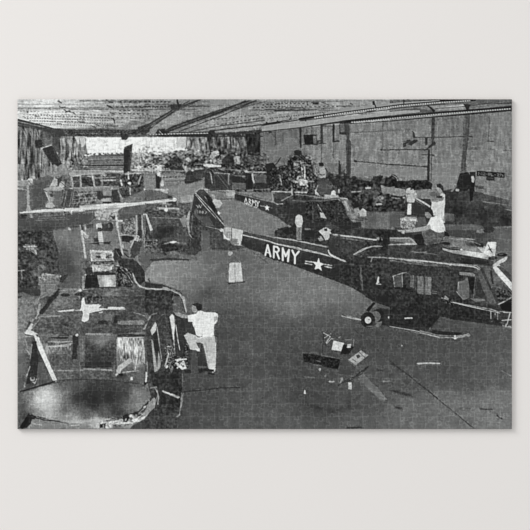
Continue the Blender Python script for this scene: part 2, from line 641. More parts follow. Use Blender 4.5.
L 180 1.6 38,455 45,530
E 45 222,480 18 38 10
L 140 1 210,445 215,500
P 45 130,478 215,470 215,510 130,512
P 200 120,455 160,445 170,490 125,492
P 205 135,500 175,510 170,530 135,530
P 60 50,460 100,450 100,480 55,485
P 110 290,425 420,425 420,530 290,530
L 200 2 290,430 400,425
P 40 355,428 382,428 380,450 355,448
P 45 315,455 332,455 332,530 315,530
P 150 335,450 385,460 385,530 335,530
P 130 400,400 420,420 440,530 400,530
L 185 1.5 428,390 435,530
P 55 440,380 470,380 465,530 445,530
L 185 1.5 470,390 475,530
P 50 485,400 530,410 530,530 485,530
L 210 2 485,380 520,410
P 150 515,430 530,430 530,530 520,530
T 145 164
P 118 0,60 300,90 450,130 440,200 270,270 150,190 0,190
N 81 9 3 1.2 0,60 300,90 450,130 440,200 270,270 150,190 0,190
N 82 55 1.3 1.3 0,0 530,0 530,60 300,80 0,60
L 200 1.6 0,42 100,45
P 200 92,10 130,10 125,60 100,70
L 185 1.1 110,45 360,52
L 60 1.6 130,65 280,50
P 42 150,10 280,0 300,45 200,42
P 170 300,15 320,15 315,50 302,48
P 50 320,50 450,40 455,100 300,120
P 40 300,115 420,108 440,118 330,150 300,145
E 200 362,48 10 8 0
P 60 360,60 440,70 440,110 370,100
P 40 80,75 100,80 100,180 85,180
P 50 105,90 135,100 120,140 108,135
P 210 122,130 140,130 140,165 122,165
L 180 1.4 130,100 160,95
L 60 1 150,130 440,120
L 150 .8 140,115 300,105
D 60 1.2 1 2 140,100 300,95
L 90 .8 0,110 90,110
L 95 .8 0,80 90,80
L 95 .8 150,160 260,155
P 84 0,190 100,200 180,230 240,270 0,285
N 83 8 3 2 0,190 180,230 240,270 0,285
L 195 1.6 85,195 175,192
P 165 120,195 175,195 175,225 130,215
P 45 170,235 205,240 210,300 180,300
P 50 200,270 240,275 240,310 205,308
E 230 225,270 16 13 0
L 215 2 0,292 100,286 210,275
P 165 130,280 160,280 160,310 135,305
P 75 0,300 270,310 250,400 0,400
L 185 1.2 110,340 260,338
E 225 160,347 12 12 0
L 185 1.2 160,315 162,360
L 50 2 95,380 260,375
P 140 270,235 370,235 360,290 270,295
P 118 180,225 280,205 350,215 280,250
L 60 1.6 240,300 340,298
P 78 260,300 350,310 330,400 260,400
P 165 60,402 165,402 160,430 60,430
P 165 180,402 235,402 210,435 180,435
P 55 0,400 60,400 60,440 230,440 240,530 0,530
L 205 1.6 0,385 40,430 65,500
P 150 240,420 330,410 320,500 290,490 250,450
L 195 2.4 335,370 322,430 330,500
L 130 1 350,360 340,500
P 60 20,430 60,470 50,510 20,500
N 84 22 1.6 1.3 0,300 330,300 330,530 0,530
# tail fin of middle helicopter
P 52 375,225 400,210 530,380 530,530 335,530 350,400
N 85 20 1.4 1.4 375,225 530,380 530,530 335,530
L 205 1.5 385,225 440,285 530,392
P 55 400,195 440,190 490,240 530,330 530,372 430,260
L 150 1.3 420,215 500,320
P 38 470,240 510,250 530,300 530,350 490,290
L 155 1.6 395,318 410,330 430,318
L 140 2 395,325 430,325
L 150 1.4 395,368 400,355
D 165 2.4 1.2 .6 418,365 485,368
P 120:.7 360,355 400,375 420,430 395,400
L 150 1 415,428 440,430
L 70 1.4 400,440 500,450
P 165 425,185 480,190 470,230 450,220
P 45 455,60 500,70 495,190 455,180
L 200 2 495,90 508,145
P 130 500,60 530,70 530,110 505,100
P 120 300,160 440,120 450,170 350,200 300,190
L 190 1.4 480,205 530,210
P 155 505,230 530,235 530,300 520,290
L 150 1.2 440,470 530,490
P 40:.8 440,40 530,20 530,60 450,60
L 215 1.6 480,15 530,15
T 210 164
P 58 0,0 530,0 530,215 190,210 0,200
N 91 52 1.4 1.4 0,0 530,0 530,215 190,210 0,200
P 225:.9 0,8 85,8 85,20 0,24
P 38 20,30 130,55 140,150 40,120
L 120 1 20,50 120,190
L 110 1 40,40 140,170
L 195 2.2 5,80 15,140
L 165 1.4 40,65 150,75
L 200 2 148,80 135,140
E 200 150,150 12 10 0
P 38 150,80 230,80 280,150 170,140
P 98 165,140 270,145 275,180 170,185
L 160 1 180,85 290,95
P 35 270,60 320,80 330,180 280,180
L 180 1.4 280,60 460,62
E 190 275,55 12 10 0
L 195 2 320,80 332,140
L 200 2.4 452,70 442,135
P 80 340,90 430,80 430,140 345,140
P 38 340,140 440,145 440,190 340,190
P 60 470,60 530,60 530,190 480,190
P 120 500,95 530,95 530,140 505,140
P 60 0,150 120,165 120,200 0,200
L 150 1 20,155 60,160
L 185 1.4 0,206 130,205
L 130 1 300,195 460,190
L 180 1.4 470,210 530,208
P 88:.6 400,210 470,215 480,250 300,225
P 165 125,200 190,200 185,245 160,255 120,235
P 120 160,235 180,240 178,262 130,258
P 48 190,210 320,235 530,310 530,410 460,380 320,315 200,275 185,255
I heli_mid_tail_boom 190,210 530,300 530,410 460,380 320,315 200,275 185,255
L 150 1 190,218 320,250 480,290 525,310
L 110 1.4 195,208 400,225
L 120 1.2 260,215 460,260
P 52 480,225 530,225 530,300 490,290
L 150 1 470,210 480,280
P 108 0,240 60,262 180,268 320,320 530,412 530,530 250,530 130,480 90,440 60,330
N 92 8 2 2 0,240 180,268 530,412 530,530 250,530
P 175 25,262 80,275 95,300 70,330 50,330 20,285
L 60 1.2 60,268 180,262 200,272
L 235 1.3 267,300 272,262 280,305
L 235 1.2 293,308 293,268 306,275 296,290 308,315
L 235 1.3 315,320 320,278 328,305 338,285 338,325
L 235 1.3 345,290 353,308 368,290
L 235 1.3 353,308 352,330
I heli_mid_lettering 262,255 375,280 370,335 262,305
P 235 432,310 438,322 452,322 442,334 448,350 434,342 420,350 425,334 415,322 428,322
L 170 1.4 385,315 412,320
L 130 1.4 452,328 470,332
P 50 0,250 40,320 100,440 120,480 0,340
L 160 1.2 0,345 105,465
P 200 62,355 80,372 65,392 45,372
P 62 0,350 110,470 90,530 0,530
L 170 1.2 0,482 95,500 110,490
E 225 90,500 11 13 0
P 60 80,400 100,430 110,470 90,430
T 275 164
P 48 0,0 530,40 530,530 0,530
N 101 34 1.4 1.4 0,0 530,40 530,240 0,260
N 102 16 1.6 1.6 0,240 530,240 530,530 0,530
P 98 0,0 90,0 30,20 0,25
P 108 290,0 350,0 340,100 300,80 290,40
P 105 380,0 480,0 480,80 400,60
P 105 500,0 530,0 530,40 505,60
P 40 160,40 210,40 200,110 150,80
E 170 160,5 18 8 0
L 170 1.2 150,45 190,60
L 190 1.6 215,0 230,60
P 205 220,75 235,75 235,115 220,110
P 160 190,125 230,125 250,130 240,160 200,165
L 200 1.6 195,130 195,160
L 190 1.6 140,135 260,140
E 130 185,105 20 16 0
L 165 1.4 40,90 50,160
P 40 60,120 110,120 120,170 70,170
L 180 1.4 125,110 140,95
P 45 120,20 160,60 130,110 100,80
L 190 1.4 235,140 250,170
P 50 250,130 320,130 300,200 255,200
I person_on_rotor 335,20 385,15 395,110 365,130 330,235 300,230 300,190 330,130
P 40 352,8 368,8 370,28 356,28
P 150 350,30 375,28 388,60 382,105 345,102 335,85 345,70
P 165 340,82 382,85 380,103 342,102
P 120 345,55 380,50 385,70 350,70
P 78 345,105 382,105 430,150 440,240 380,240 330,215
L 150 1.4 330,140 322,190
P 185 300,200 315,190 338,225 325,235 305,228
L 165 1.2 375,165 425,170 375,185
L 150 1 375,185 425,188
P 95 380,190 440,190 440,230 380,230
P 35 385,90 530,150 530,190 440,150
P 42 490,0 500,0 500,95 490,95
P 150 480,190 500,190 495,220 478,215
L 195 1.5 0,208 130,215
L 200 2 128,200 132,230
L 170 2 155,212 240,215
P 60 0,215 120,225 60,270 0,250
L 165 1.1 50,280 130,235
L 185 1.4 0,295 20,305 60,300
L 130 1.4 165,230 310,245
P 185 375,240 440,240 470,260 430,270 375,268
P 215 432,210 460,205 465,250 432,250
P 130 465,240 530,265 530,300 480,275
P 38 250,200 300,200 310,235 255,235
L 150 1.2 180,280 360,300
L 95 2 140,275 350,290
L 38 1.6 350,262 500,280
P 150:.6 290,240 500,262 500,275 300,258
# cockpit
P 62 290,300 350,300 400,410 290,415
L 150 1 295,310 292,410
P 175 340,310 352,308 400,415 385,420
P 210 345,370 380,385 395,415 355,395
P 90 300,330 340,320 340,380 300,390
P 50 220,310 285,310 285,420 225,400
P 40 150,300 200,310 200,370 160,370
P 100 395,310 470,280 530,310 530,350 460,330
E 150 440,345 16 12 -20
P 42 400,370 470,350 530,360 530,430 420,430
L 175 1.6 400,435 530,460
P 60 300,430 530,460 530,490 330,480
P 108 0,392 95,455 60,500 0,520
P 112 100,460 160,490 200,480 270,490 270,530 60,530 70,480
P 38 20,490 100,470 150,530 20,530
I person_by_tail 165,365 215,380 215,460 205,530 150,530 150,400
P 42 170,358 205,362 205,385 170,385
P 188 158,390 180,375 205,385 213,430 200,465 175,470 155,440
P 125 165,465 205,465 205,530 160,530
L 45 1 182,475 182,520
P 40 215,420 400,440 370,500 210,480
P 185 345,500 385,480 430,500 440,530 350,530
T 340 164
P 42 70,100 530,130 530,360 200,360 0,530 0,100
N 111 30 1.6 1.6 0,80 530,120 530,350 180,360 80,300 0,260
P 118 80,0 530,0 530,130 430,110 420,85 380,90 330,85 250,95 235,130 120,115 80,100
N 112 8 2 2 80,0 530,0 530,130 80,100
P 60 50,0 80,0 80,90 50,90
L 38 1.3 310,0 530,12
P 38 30,70 80,75 80,110 30,110
E 38 108,105 18 14 0
P 32 250,95 300,85 330,90 320,120 350,100 380,100 400,80 430,90 450,130 440,200 300,190 250,140
L 150 1.6 310,140 330,100
L 140 1.4 405,75 425,90 440,125
E 32 410,100 26 20 30
P 130 310,160 400,180 500,195 530,200 530,230 450,240 380,225 320,215
P 95 320,120 340,110 340,140 315,150
P 40 440,130 530,125 530,185 450,180
P 165 190,172 235,172 235,188 195,190
L 165 1.2 90,210 160,208
P 65 190,200 300,200 280,260 190,250
P 78 250,240 350,240 320,290 250,280
E 140 312,255 18 14 0
E 38 312,252 7 6 0
L 165 1.4 395,255 450,262
L 170 2.4 280,305 315,305
P 35 320,270 400,270 400,320 330,330
L 170 1.6 480,255 530,240
P 175 0,255 60,260 100,340 160,400 150,420 90,430 70,400 0,370
P 195:.8 20,270 50,275 75,350 60,370 40,330
P 110 0,290 20,290 60,370 50,380 0,370
P 48 0,370 60,380 90,430 60,450 0,440
P 32 80,290 130,310 110,340 80,320
I person_far_crouch 105,320 190,335 210,400 190,420 140,400 105,370
P 175 145,355 180,340 205,365 200,390 150,395
P 125 105,335 150,330 150,370 110,365
E 48 155,325 12 10 0
P 85 150,395 210,390 220,410 160,415
L 35 1.4 165,418 215,425
P 88 165,420 200,425 195,490 160,480
P 45 70,430 155,430 165,480 90,485
F 200,365 530,370 530,400 460,410 440,480 330,500 210,490 180,430 | 220,400,80 350,400,92 330,470,100 500,390,75
L 120 1.4 90,490 250,495 330,502 420,490
L 155 1.6 0,470 70,462
P 50 0,480 530,500 530,530 0,530
P 200 520,300 530,300 530,375 515,375
P 190 460,410 530,400 530,480 470,480
P 60 490,430 510,430 505,460 490,455
P 60 420,480 470,480 480,530 400,530
L 150 1.4 390,515 420,530
T 405 164
P 118 0,0 420,0 440,100 400,170 350,220 290,200 0,150
L 38 1.4 0,10 180,22
P 42 170,0 185,0 182,120 168,120
L 70 1 205,0 198,130
P 36 0,130 60,120 100,120 180,130 210,150 200,200 100,210 0,200
E 32 70,140 22 18 0
P 38 0,200 340,200 400,160 530,60 530,460 300,460 0,460
F 300,200 530,150 530,530 300,530 | 330,220,45 400,260,50 480,300,42 450,400,55 350,360,50 420,500,82 520,520,82 330,500,80
N 121 14 1.5 2 300,200 530,150 530,460 300,450
P 120 410,0 530,0 530,70 490,75 410,180 350,215
P 92 435,0 475,0 465,80 425,90 420,60
L 60 1 462,0 455,70
P 30 425,75 500,80 480,150 450,220 380,240 370,200 405,150
P 165 385,190 415,195 412,210 388,208
I person_far_wall 490,60 530,60 530,190 495,190
P 180 500,90 520,85 530,130 515,140
P 28 510,60 530,60 530,350 500,350
P 98 470,220 500,180 500,235 470,235
P 72 300,375 380,380 390,450 310,450
P 80 0,390 150,390 170,460 0,480
P 42 60,270 200,300 150,400 60,390
P 118 90,215 190,200 280,215 300,240 290,270 110,260 80,250
P 150 110,205 190,200 200,210 110,225
I rotor_head 0,170 90,170 120,230 80,290 60,400 10,400 0,290
P 165 0,210 40,175 80,190 95,235 70,290 20,290
L 210 2 20,185 50,200
L 190 2 0,210 60,215
P 60 45,170 90,165 105,190 70,195
E 60 30,230 10 8 0
P 215 22,300 50,300 48,380 18,380
L 180 2.4 80,255 190,320
L 60 1.4 85,275 150,310
P 150 0,400 90,405 95,435 60,450 40,480 0,470
P 200 20,410 50,410 48,440 20,440
P 40 0,290 18,290 15,380 0,390
I person_standing_roof 200,150 270,145 320,240 310,450 250,450 200,350 190,260
P 45 240,150 275,155 292,180 285,200 262,185 245,165
P 135 235,160 262,170 275,200 255,215 240,190
P 215 285,215 308,235 310,290 300,330 300,400 310,440 270,450 225,380 205,330 210,300 240,270 285,250
P 125 190,250 240,235 290,240 280,290 230,300 200,290
P 50 260,235 290,235 285,252 262,250
P 190 240,300 290,300 300,380 230,370
P 160 280,385 310,395 310,440 280,440
P 140 230,205 270,210 280,235 230,230
I person_sitting_roof 150,335 215,335 300,440 310,530 130,530 20,510 20,490 130,470 150,400
P 135 155,350 190,345 210,370 200,405 175,410 155,385
P 40 160,345 190,332 215,345 222,370 210,395 195,360 170,352
P 225 200,405 240,390 290,430 308,510 200,500 180,480 165,465 180,440
P 150 130,475 180,465 180,485 60,510 20,505 20,495
P 70 100,500 180,485 240,505 300,515 300,530 110,530
P 110 0,480 20,490 10,530 0,530
L 38 2 150,490 185,480
T 450 164
P 45 0,230 100,235 150,240 165,340 160,380 0,400
I wall_sign 218,52 420,68 415,105 345,105 340,128 280,124 282,98 218,85
P 30 220,52 418,68 415,105 220,85
P 110 232,60 262,62 240,78 262,80 232,80
L 105 1 265,62 268,80
L 120 1.1 285,68 285,84 296,70 296,85
L 120 1.1 305,82 305,70 315,70 315,84
L 60 1.6 325,74 332,76
L 115 1.2 340,72 338,88 350,74 350,90
L 105 1.1 358,78 372,80 
L 40 1.4 378,84 386,85
L 125 1.3 396,76 402,98
L 120 1.3 406,76 402,96
P 42 280,104 342,106 340,126 280,124
P 75 190,160 258,168 255,180 190,175
P 50 188,208 256,220 262,242 185,232
L 90 1 190,190 250,200
P 70 180,240 260,250 470,285 470,470 340,475 150,450 150,340 180,250
F 150,240 260,250 470,285 470,470 340,475 140,460 | 200,260,70 300,290,60 450,300,88 250,350,45 300,400,38 400,380,45 430,440,48 200,420,60 460,330,60
L 150 1.2 410,298 468,306
P 95:.7 350,290 470,285 470,305 380,300
L 150 1 440,350 468,352
L 110 1.6 340,480 470,475
F 0,440 230,450 250,490 470,480 470,530 0,530 | 50,480,80 200,500,88 400,510,80 300,520,78
P 130 215,500 240,495 260,525 200,525
P 42 250,465 300,460 340,490 330,525 270,515
I person_far_wall 160,80 192,85 192,230 155,230
P 30 170,60 195,60 192,150 180,230 155,235 150,200 165,130
P 190 168,92 182,88 190,110 185,135 165,130
P 120 160,100 168,90 165,130 158,125
P 62 130,200 155,180 152,240 130,235
P 105 165,130 135,220 150,130
P 28 85,70 130,65 165,95 160,140 120,200 80,190 60,160
P 90 85,0 125,0 130,65 90,65
L 60 1 120,0 118,65
P 165 48,188 75,195 72,208 50,206
T 15 230
F 20,0 290,0 320,130 400,300 340,350 300,480 200,530 20,530 | 60,40,48 160,40,50 200,100,48 100,180,55 60,300,48 60,420,46 130,400,55 250,200,55 230,300,62 320,250,58 350,200,60
N 131 22 1.5 1.5 20,0 290,0 340,130 420,400 200,450 20,430
B 290,20 530,0 530,530 340,530 340,350 330,130 | 310,60,125 330,90,120 420,60,110 480,80,108 350,150,75 380,240,55 450,200,95 480,250,105 400,380,85 480,400,95 350,350,62 510,420,100
N 132 9 1.3 1.3 290,20 530,0 530,530 340,350
P 125:.7 290,20 360,15 350,100 315,120
E 215 418,0 10 9 0
P 190 497,0 512,0 530,130 530,190 520,180
P 105 70,120 150,110 170,150 150,180 90,140
D 165 1.4 1 1.3 70,125 165,125
D 170 1.4 1 1.5 140,140 165,185
L 150 1.4 85,145 130,140
P 70 200,150 250,150 240,200 190,210
L 170 1.3 20,308 70,305
L 150 1.2 50,305 55,370
E 115:.8 200,285 28 26 0
E 50:.7 200,295 14 12 0
P 92 110,310 200,300 190,350 130,350
L 165 1.3 180,358 230,355
P 118 200,330 330,340 330,390 310,410 180,408 190,380
N 133 34 1.2 1.2 200,330 330,340 330,390 200,390
L 175 1.4 215,330 325,345
L 165 2 182,410 310,410
L 60 1.4 270,350 300,385
P 108 190,412 310,415 330,440 270,500 195,500
L 70 1 230,415 235,490
E 205 346,353 8 8 0
P 42 340,360 400,330 400,350 360,400 335,390
P 42 300,530 255,530 260,510 330,465 350,470
P 105 350,455 530,455 530,530 310,530
P 50 365,490 420,488 410,505 360,500
P 190 470,460 500,445 520,462
L 150 1 350,455 480,450
P 30 512,340 530,340 530,460 515,460
P 92 20,480 60,470 200,520 200,530 20,530
L 130 1.6 150,520 200,518
T 80 230
B 0,0 310,0 320,230 300,280 0,280 | 60,40,110 100,150,105 200,40,105 230,120,105 40,200,110 290,100,100 50,250,90
N 141 7 1.4 1.4 0,0 310,0 320,230 0,280
P 190 10,0 22,0 50,210 35,215
L 190 2 30,15 50,45 62,45
E 205 45,45 12 12 0
I mast_left 130,0 185,0 185,110 130,110
P 190 138,10 168,8 178,102 145,105
P 215 150,15 160,15 166,100 152,100
P 40 60,105 145,92 145,110
P 45 178,90 230,88 225,108 180,105
P 50 100,60 140,60 140,90 110,90
P 70 320,0 400,0 410,30 320,35
P 40 315,45 330,38 405,50 415,60 395,98 320,90
P 110 335,5 400,5 400,28 335,28
L 180 2 290,0 325,190
L 165 1.6 310,25 420,45 445,40
P 150 420,45 470,75 440,110 405,100 395,70
L 190 1.8 425,60 385,130
L 170 1.6 320,130 385,130
P 165 395,100 385,130 320,130 320,105
P 60 415,90 460,110 455,190 400,200 380,180
P 100 330,140 380,130 370,200 335,190
L 45 2 340,180 370,205
L 55 2 330,150 360,160
P 45 440,0 530,0 530,30 480,100 430,40
P 98 460,70 530,90 530,300 490,300 440,220
F 460,90 530,70 530,330 490,330 440,220 | 480,120,90 520,180,95 480,250,85
L 165 1.4 480,0 495,160
P 130 490,70 530,60 530,90 500,95
L 60 1.6 495,100 530,100
L 60 1.6 495,125 530,125
P 150 510,130 530,125 530,140
# left helicopter engine and roof
P 80 0,235 260,220 420,230 470,280 490,340 500,390 530,390 530,460 430,440 20,470 0,460
N 142 26 1.5 1.5 0,235 420,230 490,380 430,440 20,470
P 165 75,150 250,165 265,230 85,240
P 115 90,165 235,180 240,225 95,230
P 190 160,180 200,185 195,220 165,220
L 205 1.6 80,155 240,165
L 200 1.6 240,165 258,230
E 60 140,205 16 10 0
E 60 210,205 16 10 0
L 205 1.6 85,160 88,235
P 48 265,140 300,145 315,220 260,230 250,200
L 160 1.2 285,150 300,190
P 50 300,225 400,215 470,280 495,340 490,380 430,380 410,320 400,260 330,250
P 105 260,240 370,245 400,290 390,320 350,280 270,270
L 180 1.4 270,268 420,275
L 170 1.4 340,300 370,330 410,330
L 160 2 320,290 350,320 365,335
P 38 280,280 330,290 400,370 400,430 290,430
N 143 30 1.3 1.3 280,280 400,300 400,430 290,430
P 90 320,330 350,340 360,400 330,410
P 160 90,260 180,270 250,270 245,300 100,320 95,300
N 144 40 1.4 1.4 70,245 260,245 260,320 70,320
L 185 1.6 100,262 130,300 240,290
P 45 40,290 90,280 100,330 50,340
P 190 175,300 240,290 240,305 180,312
P 200 38,335 48,335 42,400 38,400
P 35 35,345 120,340 120,430 30,450
P 40 105,320 270,320 275,435 110,440
F 130,342 268,345 268,428 150,428 | 160,360,150 200,385,240 210,370,215 250,400,200 150,420,180 255,350,130
P 170:.6 20,350 40,335 30,450 15,460
L 200 1.8 405,330 415,370 430,400 460,430 530,452
L 75 1 420,330 440,380 480,420
P 150 495,330 530,280 530,385 505,385
P 90 490,240 500,240 500,290 485,310
F 0,450 30,455 430,440 530,458 530,530 0,530 | 30,490,70 200,470,90 220,490,110 400,480,75 500,500,68 100,500,75
P 190 0,440 20,460 0,470
P 180 15,515 30,515 30,530 15,530
N 145 16 2 1.3 0,450 530,450 530,530 0,530
T 145 230
B 60,230 330,235 400,220 530,120 530,530 290,530 250,460 90,400 0,385 0,330 | 100,260,125 200,250,125 60,350,135 150,320,128 250,300,125 330,260,118 430,250,120 500,200,98 350,350,112 450,400,100 300,430,105 400,500,88 500,500,85 500,300,105 400,310,112
N 151 8 2.5 2.5 60,230 530,120 530,530 290,530 0,385
F 0,180 130,150 380,180 400,225 330,230 60,230 10,290 | 40,200,85 200,180,80 300,190,82 380,200,88 20,250,85
B 400,0 530,0 530,130 400,210 360,200 420,150 | 430,60,65 500,60,72 450,120,85 510,110,90 440,170,95
P 48 0,0 340,0 350,80 410,70 430,150 370,200 300,170 150,190 120,140 70,100 0,100
N 152 20 1.6 1.6 0,0 340,0 410,70 420,150 150,190 0,100
P 82 0,100 100,100 130,150 130,190 0,180
L 60 1.4 0,110 60,108
L 60 1.4 0,135 60,133
L 150 1 10,122 50,122
P 120 20,0 50,20 50,70 20,70
L 200 2 55,5 85,10
L 190 2 310,0 345,35 345,65
E 175 345,48 9 20 0
L 150 1.4 130,110 180,95 300,90
P 232 185,95 215,85 240,90 215,100
P 38 120,110 250,100 260,150 150,195 130,150
P 38 370,100 390,100 395,150 370,140
P 120:.8 280,85 310,85 320,130 280,140
P 98 150,165 250,155 260,185 170,190
P 40:.8 350,170 430,150 370,195
L 45 2.2 60,232 130,225 230,222 330,228
L 70 1.4 0,300 60,235
P 98 260,180 380,190 330,225 260,215
# roof edge and right
P 45 0,390 50,400 130,410 260,460 280,480 290,530 0,530
L 75 1 50,398 150,415 265,458
P 160 0,440 150,445 130,430 170,435 200,455 0,450
L 150 1.6 200,450 262,475 290,530
P 38 0,390 50,405 130,430 0,440
P 45 20,380 30,350 40,400
N 153 16 1.5 1.5 0,450 250,460 280,530 0,530
T 210 230
I person_pale_trousers 135,160 175,150 245,240 250,410 150,410 140,250
P 165 138,175 165,160 175,175 160,198 140,195
P 100 160,190 215,185 235,245 150,245
N 161 10 1.4 1.4 150,185 225,185 235,245 150,245
F 148,245 235,245 243,390 150,402 | 160,260,205 200,300,190 220,280,200 170,380,195 230,380,185
L 130 1 190,260 192,390
L 35 1.4 140,402 188,402
L 35 1.8 200,392 262,395
P 150:.5 270,20 300,30 300,40 270,35
P 65 0,0 110,0 130,70 240,120 280,130 160,150 0,150
N 162 12 1.5 1.5 0,0 110,0 240,120 0,150
B 0,150 130,150 160,250 0,300 | 50,180,78 100,220,85 20,280,90
L 50:.8 1.6 0,138 100,142 190,148 270,130
P 225 75,0 100,0 98,12 80,12
P 195 100,0 250,0 235,60 240,115 225,118 180,112 150,80 105,65
P 115 155,65 215,60 220,110 170,110 150,85
P 215 105,10 165,5 160,60 120,70
L 80 1 165,10 165,60
P 40 240,60 270,50 310,75 530,180 530,235 440,210 400,175 300,145 235,110
F 270,5 530,70 530,250 430,200 330,140 240,110 240,20 | 300,40,60 400,60,58 500,100,55 300,110,40 400,150,38 500,180,35 260,90,35
L 190 1.2 250,38 340,58 430,82 530,112
L 140 1.1 262,8 330,25 430,45 530,65
L 60 1 350,60 530,98
L 70:.8 1.4 300,145 410,230 440,250
I heli_main_lettering 408,100 530,120 530,235 408,190
L 235 2 422,192 438,112 460,200
L 235 1.4 430,165 452,172
L 235 2 483,210 484,122 512,130 522,150 510,168 486,162
L 235 2 505,168 528,220
T 275 230
F 0,50 400,130 530,160 530,420 300,330 170,280 0,225 | 50,80,62 200,130,50 350,170,48 300,210,38 200,280,35 400,350,35 470,380,35 100,180,35 480,250,42 440,300,36
P 40 0,0 530,0 530,150 400,120 200,90 0,50
N 171 16 1.5 1.5 0,0 530,0 530,150 400,120 200,90 0,50
I person_by_tail 155,0 205,0 205,80 155,75
P 125 160,0 195,0 200,75 165,75
L 60 1 180,10 182,70
L 175 1.3 0,55 120,72 240,95 390,128
L 200 1.6 0,102 150,130 300,165 400,192
L 190 1.2 330,170 430,205
P 60 120,75 390,128 400,185 200,130
I person_kneeling 335,0 430,0 425,60 400,85 340,85 330,30
P 190 345,0 425,0 400,30 410,60 390,75 375,30 350,20
P 150 325,45 350,45 370,75 345,85
L 190 2 380,30 400,70
P 60 385,20 395,20 395,50
L 175 2 430,35 470,38
P 98 430,40 470,45 400,125 410,130 400,180 530,220 530,90 500,42 
F 430,42 530,45 530,225 420,180 400,140 | 480,100,48 450,150,45 520,60,60 510,180,42
L 200 2 500,42 530,45
P 210 400,150 408,148 415,175 470,205 530,225 530,235 450,212 410,188
I heli_main_lettering 0,118 188,150 165,265 0,235
L 235 2 0,125 20,135 28,155 18,175 0,170
L 235 2 12,175 32,215
L 235 2.2 60,228 60,138
L 235 2 60,142 82,200 106,152
L 235 2.4 108,150 100,235
L 235 2 132,155 152,198
L 235 2 182,162 152,198 152,252
I star_insignia 228,225 300,235 333,205 370,255 435,258 430,292 360,285 355,310 300,300 280,265 228,255
P 238 333,212 340,248 370,258 345,272 355,308 330,290 302,298 312,268 288,240 320,245
L 225 1.2 232,236 290,244
L 225 1.4 230,252 278,262
L 225 1.2 378,260 432,268
L 225 1.4 378,276 430,286
B 0,225 170,280 300,330 530,412 530,530 0,530 | 50,300,98 200,350,105 300,400,112 400,420,112 100,450,108 200,500,108 500,470,108 350,500,110
N 172 8 2 2 0,225 170,280 530,412 530,530 0,530
N 173 8 1.4 1.4 210,160 530,225 530,400 300,320
T 340 230
F 0,0 530,0 530,530 240,530 160,490 0,400 | 50,100,55 50,200,45 150,100,52 250,150,45 150,250,42 100,350,36 250,300,42 350,300,50 420,200,55 450,100,48 300,450,35 200,430,38 450,480,42 330,60,30
N 181 14 1.6 1.6 0,0 530,0 530,530 240,530 0,400
L 205 1.8 8,42 100,50 200,65 275,75
L 110 1 10,60 180,85
E 130 290,65 10 12 0
L 150 1.6 315,60 320,75
P 25 355,20 380,10 372,110 325,110
L 150 2.2 378,65 530,62
P 120 378,55 530,55 530,70 378,75
L 170 1.6 370,112 450,108 530,100
P 60 378,75 530,75 530,98 378,106
L 175 1.6 108,185 160,160 200,138 240,125 290,122
L 90 1.2 120,190 180,170
P 175 0,218 25,222 50,240 30,240 0,228
L 170 1.4 210,205 330,208 400,215 530,232
L 120 1.2 380,228 530,250
L 130 1.4 245,210 235,240
L 75 1.4 200,270 250,280
L 110 1 180,180 160,200
L 120 1.4 162,285 155,350
L 110 1.4 165,340 172,455
P 235 290,355 298,365 290,405 278,405
L 190 1.2 278,410 310,410
I heli_main_window 400,330 505,310 505,440 405,440
P 72 410,350 470,340 470,430 412,430
L 205 1.6 400,350 450,338 500,322
L 185 1.4 405,350 412,435
L 175 1.4 475,340 478,430
P 25 500,300 520,300 520,320 500,320
P 22 410,435 470,440 470,452 410,450
P 25 485,410 505,405 500,425 485,430
P 100:.8 505,325 530,330 530,400 515,400
B 0,400 100,440 180,490 240,530 0,530 | 50,450,110 100,500,105 0,430,105
P 35 410,0 530,0 480,25 415,20
P 165 430,0 530,0 530,25 480,30
L 60 1.4 430,10 470,15
P 58:.8 0,95 130,110 60,180 0,160
T 405 230
F 0,0 530,60 530,530 0,530 | 50,130,38 100,200,58 200,200,55 300,200,55 100,280,48 300,300,50 450,300,45 300,400,50 30,450,38 350,480,48 500,220,32 400,150,50 30,50,50 200,130,42
N 191 13 1.5 1.5 0,0 530,60 530,530 0,530
F 310,0 530,0 530,80 400,60 330,40 | 350,20,62 450,40,68 500,20,70
P 120 0,0 130,0 130,20 60,25 0,20
P 150 0,0 70,5 20,12
P 150 0,55 50,60 80,90 90,110 0,105
P 105 0,65 40,72 70,95 0,98
L 190 1.4 0,58 45,66 80,95
L 185 1.6 0,105 90,108
P 22 75,40 120,30 150,115 110,130 80,90
P 40 0,20 110,20 85,45 0,45
P 92 130,0 300,10 300,40 260,100 200,100 155,110 130,40
N 192 12 2 1.5 130,10 300,10 260,100 155,110
P 220 220,0 305,0 305,12 230,8
P 30 300,25 340,35 345,50 300,52
P 130 290,55 400,60 530,110 530,125 400,80 290,75
L 175 1.4 300,58 380,50 530,75
P 95 270,85 400,80 530,115 530,150 430,140 300,130
E 25 310,102 34 9 4
P 60 300,125 430,140 440,158 320,150
E 35 370,145 50 12 4
E 225 422,150 12 9 0
P 185 285,150 350,160 430,175 530,170 530,215 430,200 330,182 285,170
P 230 430,165 500,160 530,165 530,190 450,185
P 25 420,220 530,225 530,255 430,250
P 30 205,100 255,98 240,120 205,115
E 25 237,172 12 7 0
L 120 2 50,170 230,182
L 110 1.2 100,150 140,150
L 190 1.6 0,225 150,236 350,262 530,282
L 110 1.2 0,250 130,262 350,278
L 170 1 0,230 140,248
L 130 1 40,270 170,272
E 25 15,305 18 18 0
P 25 15,430 70,435 70,470 20,470
P 105:.9 38,340 75,340 75,430 42,430
P 112:.9 100,350 140,350 140,480 105,475
P 125:.9 152,355 205,358 198,490 150,488
N 193 18 1 5 38,340 205,350 200,490 40,480
P 90 208,350 220,350 215,480 205,480
I heli_main_cabin_door 215,330 385,350 385,490 215,480
L 95:.7 1 215,300 380,310
L 130 1.4 205,455 240,458
L 150 1.4 205,470 240,472
L 130 1.4 208,490 240,492
L 150 1.4 280,500 310,502
